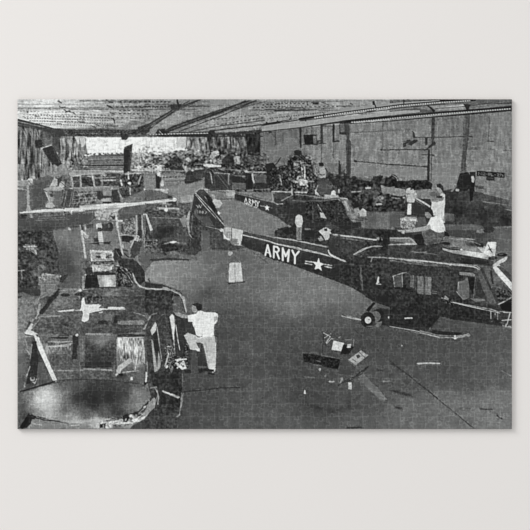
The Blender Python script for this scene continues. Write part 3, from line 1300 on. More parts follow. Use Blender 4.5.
I heli_main_cockpit_door 385,310 530,325 530,530 400,530
P 130 415,320 520,330 530,345 420,335
P 22 410,335 450,340 440,365 410,365
P 95 410,375 470,365 480,450 510,530 440,530 390,450
L 190 1.4 410,385 415,440
L 160 1.2 385,455 440,520
P 85 430,390 480,380 480,440 450,440
P 20 480,350 530,355 530,460 490,450
L 150 1.2 490,450 505,490
T 450 230
F 0,0 470,0 470,190 340,170 0,60 | 200,30,58 400,40,88 430,120,88 100,20,60 300,80,70 380,140,85
P 130 205,0 250,0 265,22 200,20
P 30 250,0 320,5 310,20 260,15
F 0,45 250,110 350,200 340,270 200,240 0,180 | 50,80,110 100,110,120 150,150,130 50,140,90 200,170,190 250,210,200 100,180,220 300,240,80 30,170,150 150,130,105
L 170 1.4 40,60 190,72
P 40 170,90 250,100 255,130 200,130
P 25 230,110 260,115 250,135
E 28 35,145 40 11 4
E 220 85,148 10 7 0
P 235 80,170 180,155 260,180 330,200 290,225 200,205 110,200
F 0,190 80,195 330,230 330,280 200,260 0,230 | 50,200,55 150,235,38 250,240,45 300,255,60
P 25 75,230 160,232 200,250 90,252
E 25 325,212 36 10 0
E 150 325,213 16 4 0
E 25 397,188 36 12 0
E 100 385,188 14 5 0
I heli_main_pitot_card 250,85 355,88 345,200 250,182
P 225 290,88 352,92 342,196 252,180
P 205:.7 300,130 345,130 342,190 290,180
L 60 1.3 305,115 330,165
L 50 1.3 288,140 325,150
L 45 1.8 310,140 322,168
L 160 1 300,100 310,130
L 130 1.2 350,180 470,178
P 200 325,268 360,240 440,200 430,225 380,270 340,275
P 60 0,260 110,270 230,300 310,330 360,530 0,530
F 0,262 200,275 320,290 420,530 0,530 | 60,330,55 150,300,48 100,420,55 250,400,45 300,450,55 30,500,50 200,500,42 320,350,90 340,500,75
L 185 1.6 0,262 100,268 180,278 225,300
P 130 75,322 180,330 195,350 90,342
P 22 65,335 105,340 95,370 65,362
P 95 75,375 130,365 140,450 180,530 100,530 50,450
L 190 1.4 70,385 75,440
L 165 1.2 50,455 100,520
P 20 140,352 195,352 195,420 180,480 155,440
P 38 205,430 270,440 250,510 200,510
L 100 1.4 210,320 190,480
I heli_main_windshield 320,290 470,310 470,530 360,530 300,350
P 88 240,300 300,290 350,470 370,530 300,530 260,400
P 60 300,300 320,290 350,400 345,470
P 105 340,285 470,410 470,300 440,270 380,270
F 345,290 470,420 470,310 380,275 | 380,300,95 440,340,90
P 85 320,300 345,290 360,400 330,400
P 40 310,320 325,315 330,400 315,400
P 112 350,310 400,350 400,400 350,400
P 28 320,410 350,400 390,410 400,430 330,425
L 170 1.6 318,435 365,438
P 60 330,440 470,460 470,530 370,530
N 201 26 1.5 1.5 330,400 470,440 470,530 370,530
P 215 325,275 345,280 470,415 470,450 400,380 340,310
P 165 390,350 410,350 470,430 470,448
T 15 296
F 20,0 290,0 160,140 100,260 70,280 20,300 | 60,80,112 100,30,95 200,30,80 150,60,105 60,180,115 100,200,110 40,260,120 250,10,70
N 211 14 1.6 1.3 20,20 220,0 160,140 70,280 20,300
P 45 20,0 60,0 40,15 20,20
F 330,0 530,0 530,300 320,290 100,260 200,140 | 380,40,105 450,60,85 300,120,95 250,220,75 400,180,72 480,200,80 350,260,65 500,100,80 525,200,84 525,100,82 525,270,70 220,170,90 150,260,75
N 212 16 2 1.2 320,0 530,0 530,300 320,290 100,260 200,140
P 40 265,0 320,0 250,90 210,140 188,140 185,120 235,60
L 140 1.4 170,60 180,20 230,0
P 165:.8 180,60 200,55 180,120 170,130
L 165 1.4 160,90 180,130 155,170
L 150 1.6 120,215 140,180 190,160
L 150 1.4 190,170 160,210 120,255
P 60 80,250 110,190 130,200 100,260
P 205:.9 90,260 125,205 140,215 120,260 180,290 120,290 70,280
P 130 20,270 70,285 100,320 20,420
P 200 318,112 380,98 450,96 450,112 340,122
L 150 1.4 200,158 350,150
P 45 360,220 380,205 410,220 400,235
P 62 240,225 350,235 350,250 240,245
L 110 1 220,205 320,200
P 150:.6 75,290 160,300 170,310 80,310
P 40 80,285 180,300 180,306 80,298
P 40 330,300 410,295 400,325 250,330 255,315
L 110 2 180,300 330,295
F 20,330 90,310 160,310 230,470 250,530 20,530 | 40,400,105 100,400,100 160,380,48 160,480,45 60,500,90 110,460,70 40,350,110
L 150 1.4 85,400 110,440
L 150 1 75,330 100,400
I heli_left_windshield_left 180,310 440,300 470,530 250,530
F 185,310 435,335 440,530 250,530 | 250,350,75 280,400,110 350,390,110 400,370,85 300,480,72 400,480,75 230,400,140
N 213 30 1.2 2.4 200,340 435,340 440,440 240,440
N 214 14 1.5 1.5 240,440 440,440 440,530 250,530
L 160 1.6 250,345 330,350 430,345
D 170 1.6 2 1.5 240,385 400,378
L 150 1.2 385,400 430,360
P 205 150,308 180,310 270,530 238,530 200,430
L 235 1.6 172,330 205,430 240,500
P 40 435,300 475,300 470,480 430,480 440,380
E 215 470,296 11 10 0
L 165 1.4 470,296 482,310
F 475,300 530,310 530,530 470,530 | 500,400,80 500,500,78
P 205 510,20 530,15 530,200 505,190 515,140
L 185 1.6 460,108 530,105
T 80 296
F 0,0 530,0 530,130 490,270 280,290 0,300 | 100,30,75 5,60,80 5,200,84 5,270,70 60,150,85 200,60,78 300,30,72 400,100,68 450,50,60 300,150,65 100,250,68 300,240,60 220,180,85 500,150,75
N 221 15 2 1.2 0,0 530,0 490,270 0,300
P 40 50,0 170,0 160,55 120,40 60,60
L 110 1.4 70,20 90,45 70,60
P 70 120,20 170,20 180,60 130,60
I star_mark_roof 0,15 340,75 340,110 100,150 70,200 15,200
P 228 12,40 25,15 38,70 60,80 165,65 140,92 205,98 70,130 68,180 35,198 15,188 25,140 22,110 0,112 0,100 20,90
P 50 40,125 48,125 45,150 38,150
L 225 1.5 195,100 340,98
P 200 210,85 335,82 335,92 215,97
P 185 145,120 175,118 172,130 145,128
E 42 175,200 40 16 0
P 38 265,150 290,150 285,205 250,210
P 60 240,210 290,205 490,218 490,228 250,225
P 118 285,190 480,182 490,200 480,218 290,215
P 50 290,145 350,150 340,178 285,180
L 140 1.4 410,125 530,160
P 110:.8 190,130 250,140 240,190 195,175
L 190 1.6 480,250 500,240 520,180 530,170
L 140 2 45,290 230,292
L 165 1 50,285 150,283
L 35 2.4 290,298 410,290
L 190 1.2 330,298 440,292
P 40 280,310 500,290 500,310 300,325
I heli_left_centre_panel 40,300 265,300 270,530 40,530
F 40,300 265,300 270,530 40,530 | 100,330,90 150,340,120 200,320,105 80,380,48 100,480,50 200,420,55 230,360,75 200,500,52
N 222 14 1.6 1.6 40,360 265,340 270,530 40,530
F 0,300 38,300 38,530 0,530 | 20,400,90 20,500,92
L 130 1 20,320 25,520
I heli_left_windshield_right 270,310 500,300 500,530 280,530
F 272,325 500,305 500,530 275,530 | 300,360,110 320,350,190 350,380,130 380,400,165 400,350,90 450,400,165 480,350,80 480,480,170 300,480,75 350,460,130 430,470,90
N 223 62 1.1 3.4 285,325 485,320 490,470 300,470
P 215:.7 290,330 330,325 320,380 300,370
P 215:.7 450,340 470,335 460,420 445,400
P 225:.8 360,330 380,330 375,400 360,390
P 70 440,350 455,350 430,400 420,430
P 60 330,360 350,400 340,430 325,400
P 190 300,530 360,460 390,430 385,520 340,530
L 215 2 440,440 410,530
P 80 300,430 340,450 320,490 300,480
L 45 1.2 500,300 500,530
P 75 505,260 530,200 530,530 505,530
T 145 296
F 0,0 290,0 310,130 260,160 250,530 0,530 | 60,30,48 150,60,48 100,130,48 150,200,45 150,300,42 150,450,42 200,30,45 20,400,62 20,300,60
N 231 16 1.6 1.6 0,0 290,0 310,130 250,530 0,530
B 290,0 530,0 530,100 430,110 330,100 | 330,30,72 450,30,65 500,80,62
P 150 280,0 300,0 320,120 310,130
P 78 210,0 270,0 300,110 290,125 220,60
E 110:.7 90,100 14 10 0
P 105 205,60 240,60 280,110 310,135 240,125 225,110
P 90:.8 0,130 20,130 60,180 20,260 0,260
L 165 1.4 0,245 20,190 45,150
L 110 1.2 30,230 80,170 140,140
I heli_left_door_window 40,195 130,260 130,530 60,530
P 205 40,260 75,195 88,215 85,260 55,310 42,290
P 170 55,240 80,205 80,260 60,290
P 38 60,310 82,300 100,380 85,450 60,370
P 190 50,380 62,390 90,530 70,530
P 150 90,450 105,430 125,530 105,530
L 100 2 85,215 115,350 128,460
L 175 1 92,260 128,440
P 75 0,260 40,290 50,380 60,530 0,530
P 225 188,160 200,140 220,150 228,220 232,300 218,330 205,260
P 130 220,300 250,290 240,400 222,400
L 120 1.2 232,180 240,300
L 160 2.4 225,330 225,400
L 210 1.4 165,380 205,378
L 150 1.4 180,395 190,420
L 110 2 240,395 200,500
P 100 190,400 230,420 210,530 180,530
D 200 2 .8 1.4 150,440 165,480 180,510
D 205 2.4 .8 1.2 245,490 270,480 300,470
D 205 2.2 .8 1.2 240,510 300,520 310,490
F 250,130 350,200 380,290 300,290 340,400 420,420 430,350 470,530 310,530 260,450 | 300,250,45 350,350,50 400,450,48 300,450,45 280,200,50
P 52 330,150 370,200 390,280 350,270 310,280 260,200 250,130
P 75 350,450 400,450 400,530 350,530
I person_foreground 355,50 430,55 440,115 530,130 530,530 470,530 440,420 350,420 295,300 330,280 370,250 320,190 225,140 240,120 330,150
P 145 232,125 300,138 325,148 325,168 290,165 240,145
P 150 355,75 385,70 400,100 390,125 368,122 355,100
P 38 358,62 400,52 432,60 435,85 425,108 405,115 388,95 365,85
P 235 325,148 390,138 400,118 425,112 450,122 530,125 530,210 505,230 520,290 500,310 430,315 400,305 385,260 365,225 360,195 330,192
P 215:.6 400,200 430,220 450,300 410,300
L 205 1 425,125 420,300
L 205 1 470,130 480,300
P 185 512,130 530,140 530,200 515,190
P 195 298,290 330,280 385,300 400,315 520,305 530,320 530,530 485,530 455,420 440,360 395,345 385,350 415,405 410,420 345,405 325,350
P 170:.7 330,290 380,310 380,340 340,330
P 235 385,400 412,400 416,418 390,415
P 160:.7 400,320 450,325 440,355 400,345
T 15 362
F 30,0 100,0 170,0 170,170 60,220 30,225 | 50,60,100 100,100,85 140,60,45 150,120,45 60,180,85 120,160,50
L 165 1.4 85,110 105,70
L 175 1.4 115,120 150,160 165,130
L 150 1.4 70,190 75,160
L 150 1.4 130,150 150,155
F 170,0 250,0 330,150 180,180 | 200,50,75 230,110,80 200,150,70
P 215 235,0 258,0 320,145 295,140 255,60
P 38 50,215 140,190 290,155 295,165 150,210 60,232
F 310,0 530,0 530,160 330,150 | 400,40,75 500,80,78 400,120,95 350,100,90 480,140,65
L 150 1.6 320,65 440,66
P 190 290,135 318,130 318,150 295,150
N 241 12 1.8 1.2 310,0 530,0 530,160 330,150
I heli_left_nose 35,230 290,160 530,150 530,505 120,505 30,400
F 30,235 290,165 530,150 530,440 300,470 120,440 100,400 40,480 30,300 | 60,280,75 60,350,65 120,260,125 150,330,165 200,320,195 240,330,185 270,260,150 200,240,125 280,400,150 200,390,140 330,250,110 350,320,110 400,280,90 480,250,50 520,320,55 400,370,90 500,400,75 450,200,70 330,190,90 350,420,110 500,430,110 230,190,110
L 105:.7 1 300,170 298,480
D 175 1.4 1 1.5 80,330 110,310
L 100 1.4 90,280 130,300
P 60 35,400 80,440 60,470 35,480
P 22 40,490 95,395 118,410 50,500
P 60 118,430 200,440 300,445 380,450 300,475 200,465 120,450
P 32 130,430 280,445 280,462 150,455
F 80,470 130,455 300,475 530,450 530,505 80,505 | 130,480,130 250,495,110 400,480,110 500,470,160
L 180 1.6 95,465 170,490 200,485
L 205 1.4 430,486 485,480
P 180:.8 440,455 530,440 530,470 460,475
T 80 362
F 0,0 270,0 270,150 0,140 | 60,30,60 150,60,80 200,100,75 100,100,85 20,80,85
L 160 1.3 30,52 160,56 240,62
L 100 1.4 0,20 10,130
N 251 14 1.8 1.4 0,0 270,0 270,150 0,140
P 38 40,0 240,0 240,40 40,45
F 270,0 510,0 510,160 280,140 | 300,100,60 400,120,85 350,50,60 480,60,90
P 180 340,0 290,55 290,95 270,110 272,60 310,0
P 42 330,50 370,10 400,50 330,75
P 25 297,75 328,75 325,105 297,105
L 215 2.2 430,0 412,65
L 165 1.6 330,85 440,65
L 120 1.2 440,60 490,65
P 225 385,115 400,112 400,135 382,140
L 45 2 495,20 500,150
L 210 1.2 485,0 490,10
I heli_left_nose 0,150 500,170 520,300 470,470 400,505 0,505
F 0,145 280,145 510,160 525,290 400,390 320,420 0,410 | 60,200,50 50,320,48 150,250,42 250,250,48 350,250,55 400,220,85 450,230,115 430,290,125 480,300,100 380,350,75 250,350,42 150,340,40 80,380,60 330,170,60 20,160,60 250,400,55
D 25 2.6 2 10 160,190 160,280
D 25 2.6 2 10 272,170 272,280
D 30 2 2 9 70,210 72,300
D 38 2 8 6 50,160 500,185
N 252 10 2 2 0,150 500,170 500,300 0,410
P 30 485,150 512,150 508,175 485,175
P 38 395,385 460,350 530,290 530,310 460,370 400,400
F 0,415 200,430 300,430 520,370 470,470 400,505 0,505 | 30,460,150 100,450,165 150,445,190 220,460,190 300,450,150 50,490,120 280,490,85 400,420,120 480,400,120
L 225 2.4 140,440 210,438
P 205 205,430 240,420 225,470 200,500 195,460
L 190 1.6 270,470 400,460 450,430
P 38 330,380 370,350 375,430 350,460 325,450
N 253 46 1.2 1.2 320,360 380,350 375,460 320,460
E 200:.8 345,440 7 12 30
P 195 400,390 410,430 430,440 500,400 510,370 530,370 530,400 450,450 400,450
P 62 430,410 500,375 505,390 440,435
E 225 490,342 10 9 0
F 400,480 530,410 530,505 380,505 | 450,490,62 520,470,60
P 45 150,440 200,460 190,500 150,500
L 150 1.2 180,470 175,500
T 145 362
F 20,0 280,0 285,200 270,400 240,505 0,505 0,430 90,300 | 100,60,48 200,100,38 150,200,45 200,260,32 240,300,30 150,350,48 100,430,52 50,480,58 220,430,60
N 261 14 1.6 1.6 40,0 280,0 285,200 240,505 0,505
B 285,90 530,60 530,505 245,505 270,400 290,280 | 350,120,65 400,180,68 500,150,68 400,260,60 500,300,68 350,350,62 450,420,72 300,480,66 500,480,76
N 262 8 2 1.5 285,90 530,60 530,505 245,505
P 38 290,60 350,60 350,85 310,85
P 38 400,50 480,45 490,60 410,85
P 75 350,0 400,0 400,80 355,78
P 225 468,0 530,0 530,40 505,55 485,45
P 70 0,0 20,0 20,80 0,130
L 205 2 12,80 8,150
E 25 10,165 14 12 0
F 0,180 20,160 40,240 0,290 | 10,220,105
L 150 1.6 18,0 22,110
P 150 60,0 80,0 95,80 75,80
P 150 110,0 125,0 100,50 95,20
P 95 180,30 190,0 220,40 200,90
D 210 2.4 .8 1.2 165,40 185,10
D 215 2.4 .8 1.2 240,10 285,50 310,40
L 42 1.6 190,98 245,95
E 25 72,172 12 8 0
L 175 1.4 75,195 95,230 103,260 98,320
P 50 30,290 60,260 100,260 90,330 50,380
P 165 38,310 60,272 80,285 70,330 35,380 20,395
P 190 0,405 30,380 20,400 0,420
E 235 2,340 6 8 0
P 110 0,370 20,350 20,390 0,405
L 205 2 138,222 175,235 250,270
L 160 1.4 200,240 265,268
L 150 1.4 290,240 282,300 272,345
L 110 1.2 285,90 285,200
L 150 1.6 240,415 265,400
L 38 1.2 300,225 380,216 450,206 530,205
L 100 1 390,210 530,212
T 300 316
B 0,0 370,0 530,60 530,530 0,530 | 50,100,72 100,250,68 200,80,68 300,60,66 250,250,62 50,400,62 150,480,66 400,100,62 450,200,64 500,400,82 350,500,74
N 271 10 1.6 1.6 0,0 530,60 530,530 0,530
I cart 170,130 430,140 520,300 400,500 280,490 30,340 20,290 170,280
L 130 1.3 355,10 400,15 460,28
P 38 170,190 180,170 260,190 340,200 400,230 410,290 330,315 180,290
P 22 330,240 400,250 390,290 330,300
F 20,285 60,285 320,325 285,405 150,375 30,340 | 60,320,32 200,350,28 280,370,22 100,310,30
N 272 20 1.2 1.6 30,290 310,325 285,405 40,345
P 165:.7 130,335 160,340 155,352 130,348
L 105 1.2 190,350 250,365
L 110 1.2 180,300 330,325
P 70 310,330 370,330 400,370 410,450 290,450 290,390
L 105 1 290,440 400,460
D 190 1.2 1 1.4 185,140 240,140
D 190 1.2 1 1.4 180,165 215,205
D 185 1.3 1 1.2 195,210 240,140
L 190 1.4 230,140 235,165
L 60 1.2 175,130 190,215
L 210 1.6 240,178 265,180
E 200 302,168 7 11 0
L 190 1.2 350,178 395,180
L 175 1.4 415,175 400,210
L 150 1.2 412,180 430,190
P 205 370,220 398,210 395,240 365,240
E 205 380,215 10 8 0
P 200:.9 362,228 392,228 390,242 362,242
I cart_paper 240,185 335,200 318,272 240,262
P 222 268,188 335,202 316,272 240,260
I cart_box 365,330 465,260 515,298 420,375
F 368,332 462,262 514,298 420,372 | 400,340,160 460,280,170 440,340,140 490,300,165
L 60 1.6 465,270 490,295
L 50 1.6 470,265 500,295
L 75 1.2 425,300 445,325
P 60 430,320 445,318 450,330 435,335
P 100 365,335 420,375 410,385 365,345
L 42 1.3 285,525 350,480 430,450 515,388
P 150 300,490 320,465 325,480 305,505
P 165:.8 380,460 392,460 390,475 380,480
E 165 150,405 9 9 0
L 120 1.3 130,375 165,372
L 105 1.2 100,420 170,425
L 175 1.6 225,495 255,495
P 190 370,500 392,500 392,530 370,530
P 100:.7 440,460 470,455 530,500 530,530 480,530
T 340 296
B 0,0 180,0 260,50 530,120 530,530 0,530 | 50,60,100 150,60,95 30,200,76 120,120,85 350,80,72 200,300,62 350,350,62 450,400,66 300,450,66 150,420,66 500,300,66 480,480,72
N 281 9 1.8 1.8 0,0 180,0 530,120 530,530 0,530
F 185,0 530,0 530,118 360,80 270,48 | 300,20,32 450,40,36 500,90,30 380,70,28
F 300,90 530,120 530,260 380,225 310,220 | 360,180,42 450,150,60 450,200,32 500,220,38 340,210,28
I heli_main_skid 310,190 530,250 530,275 330,235
L 165 1.2 380,228 450,240 530,262
P 185 485,160 530,155 530,175 480,172
E 215 370,163 5 8 0
P 28 200,105 255,45 272,55 215,115
I wheel 170,80 350,80 350,240 170,240
E 30 290,150 48 52 0
E 100 270,190 50 50 0
E 125 285,150 22 22 0
L 165 1.6 285,150 300,190
E 38 210,180 52 52 0
E 68:.8 240,215 40 28 0
E 38 212,178 40 40 0
E 215 212,185 27 28 0
E 130 220,178 7 6 0
L 120 1.2 195,225 250,240 290,210
L 175 1.3 48,155 100,168 155,178
L 60 1.6 20,140 50,155
P 222 0,350 35,352 18,418 0,415
P 22 32,365 70,375 60,425 20,420
P 205 68,370 95,362 92,390 62,388
L 185 1.1 50,328 92,330
L 55 1.4 120,340 100,370
P 22 0,440 40,440 20,460 0,490
I cart_box 65,480 160,408 215,448 120,525
F 65,482 162,412 214,448 120,524 | 100,490,160 160,430,170 140,490,140 190,450,165
L 55 1.8 165,420 200,450
P 60 125,470 145,465 150,480 135,485
L 55 1.2 150,380 200,440
P 160 465,372 475,372 475,380 465,380
P 110:.8 385,360 395,400 388,410
T 405 296
F 0,0 530,0 530,200 270,155 0,110 | 50,50,42 200,60,45 300,120,36 450,140,32 100,100,32 500,160,34 400,20,52
N 291 10 1.6 1.6 0,0 530,0 530,200 270,155 0,110
P 110 280,20 310,10 320,35 285,40
N 292 50 1 1 275,10 380,20 375,70 280,45
L 165 1.8 330,28 380,42
L 200 1.6 350,45 440,60 530,82
E 150 362,62 10 10 0
F 0,112 255,155 205,240 160,270 0,230 | 50,200,36 100,150,52 150,200,42 200,180,44
P 205 0,158 62,158 60,172 0,172
L 110 1.4 20,130 60,132
P 105 200,140 250,145 240,160 205,160
L 22 2 205,215 260,160
L 110 1.4 190,245 205,215
B 260,158 530,200 530,530 0,530 0,260 180,270 260,300 480,290 | 300,190,68 400,220,78 500,240,82 350,260,60 50,350,64 200,400,70 350,400,66 450,350,68 500,450,84 100,480,74 300,480,76 430,260,66
N 293 7 1.6 1.6 260,158 530,200 530,530 0,530 0,260
F 180,260 480,290 380,330 250,310 | 250,290,32 400,290,60 380,325,42
I heli_main_skid 0,240 260,300 480,285 480,325 260,325 0,262
L 170 1.3 0,250 80,272 170,292 260,314 380,318 430,310 490,292
E 210 380,320 10 8 0
E 150 480,296 16 9 10
L 150 1.3 480,360 500,358
L 190 1.4 95,512 180,510 265,512
P 50:.7 370,330 420,330 400,350
T 450 296
F 0,0 470,60 470,240 230,205 0,175 | 50,100,42 150,130,38 250,170,34 350,150,40 100,30,50 300,60,60 200,20,70 420,220,45 60,160,30
N 301 10 1.6 1.6 0,0 470,60 470,240 0,175
L 205 1.9 10,42 60,52 150,75 250,95 340,110 390,125
P 115 180,30 260,20 270,40 200,45
N 302 30 1.4 1.4 170,10 270,10 280,45 180,50
P 60 270,0 350,10 370,70 330,90 290,60
P 18 380,70 470,20 470,125 400,118
L 190 2 380,62 460,18
P 88 350,20 440,0 370,60
D 170 1.4 1 1.4 310,115 320,190
N 303 52 1 1 310,115 400,130 470,140 470,235 390,225
D 200 1.3 1 1.2 390,135 465,140
D 205 1.3 1 1.2 440,140 425,235
D 205 1.5 1 1.2 390,200 460,205
L 160 1.2 375,130 375,200
E 150 340,150 7 7 0
L 200 1.4 410,236 468,238
B 300,215 470,242 470,530 0,530 0,350 250,350 | 400,300,82 300,350,62 450,350,80 100,450,72 300,450,82 450,480,90 200,380,66 420,420,80
N 304 7 1.6 1.6 200,215 470,242 470,530 0,530
T 300 362
B 0,60 280,60 290,110 530,80 530,505 0,505 | 60,150,62 200,150,64 50,260,68 200,250,74 350,250,72 450,180,80 60,320,48 130,345,42 230,360,60 330,330,62 420,345,56 100,430,80 300,440,88 450,430,90 480,300,68 30,470,84 400,490,92 500,250,76
N 311 9 2 1.5 0,60 530,80 530,505 0,505
E 175 150,58 9 10 0
L 110 1.2 30,110 110,118
L 165 1.4 190,108 200,98
L 190 1.7 225,149 255,149
P 235 32,225 38,208 45,240 30,240
L 90 1.4 35,250 35,330
P 150 300,165 320,118 328,120 310,165
P 170 300,128 325,112 320,125
L 38 1.6 290,180 310,160 370,145 410,125 430,100
L 40 2 430,100 515,38
P 165 372,120 388,118 385,132 375,130
P 200 370,160 392,158 392,205 370,208
F 440,100 480,90 530,140 530,200 490,160 | 480,130,100 520,170,95
P 40:.7 355,490 470,490 480,500 360,505
E 38 250,378 8 6 0
P 75:.6 250,360 330,310 370,300 380,390
T 340 362
F 140,130 175,95 290,200 360,285 300,280 220,210 | 160,120,90 250,200,98 310,260,105
L 165:.7 1.4 330,148 380,145
N 321 10 2 2 300,120 530,120 530,220 400,200
L 38:.8 2 280,55 325,68
L 42:.8 1.4 385,10 450,50 530,110
S 38:.9 425,225 55 10 10
S 42:.9 490,245 50 12 18
S 35:.95 445,348 32 9 8
S 55:.6 400,285 40 12 0
S 55:.6 110,345 90 20 0
L 40:.7 2 65,498 160,498
P 160:.6 320,284 350,288 330,290
T 380 360
L 45 1.6 80,10 130,50 230,125 310,190 380,245 450,305 530,372
L 35 1.6 370,235 440,295
S 40:.8 130,240 30 10 15
S 42:.8 210,262 70 12 22
S 35:.95 142,362 32 9 10
L 180 1.6 285,30 330,26 450,26
S 130:.6 50,160 30 7 0
S 120:.6 20,295 30 8 0
T 450 370
L 45 1.6 0,290 80,360 180,440
L 38 1.5 230,296 280,298 320,298
L 35 1.8 360,345 375,358 395,370
L 150:.5 1.6 390,5 465,45
L 75 1.2 70,288 160,290
T 17 264 2.1457
F 12,278 60,258 100,249 140,245 230,250 283,266 288,285 262,315 220,335 150,345 60,343 20,335 8,345 2,300 | 62,285,195 45,290,160 62,305,175 85,290,160 30,285,95 15,300,80 105,280,115 105,310,95 130,290,72 130,265,80 165,270,48 165,300,42 200,285,42 230,275,60 255,280,105 262,300,125 245,310,100 215,315,52 190,325,75 150,325,85 110,330,130 70,328,160 40,325,110 20,325,60 170,340,165 120,342,175 80,342,110 180,255,55 240,258,70 100,260,85
N 401 10 1.6 1.4 12,278 140,245 283,266 288,285 220,335 60,343 2,320
L 60 1.6 10,278 60,260 100,252 145,247
L 70:.6 1.2 145,247 230,250 280,266
L 40 1.6 218,333 262,316 285,292 
E 225 244,326 4 3 0
L 190 1.4 195,345 235,340 258,332 285,312
L 150 1.2 262,320 283,300 284,290
S 30:.9 236,326 7 9 0
L 200 1.1 228,330 236,336
P 30 4,352 32,322 42,328 22,352
P 120 42,330 90,338 150,343 150,353 20,353
L 40 1.6 45,328 80,337 110,342
L 160 1.2 30,345 60,350
L 190 2 180,342 215,338
# engine side and cabin edge
T 145 296
P 235 480,124 530,125 552,135 550,160 540,205 525,210 520,290 500,310 440,312 440,200
P 222 512,130 545,132 556,148 548,190 530,208 516,195
P 195 450,310 525,303 536,330 540,400 538,500 532,570 515,582 490,560 470,450 455,380
P 210:.7 490,400 510,400 520,560 500,560
P 30 480,575 530,590 530,600 478,590
I person_foreground 355,50 430,55 440,115 550,125 556,150 545,210 525,215 540,330 540,480 535,570 510,588 480,560 455,430 440,400 350,420 295,300 330,280 370,250 320,190 225,140 240,120 330,150
L 165 1 470,330 480,450 500,560
P 60 528,300 545,320 548,350 536,340
"""
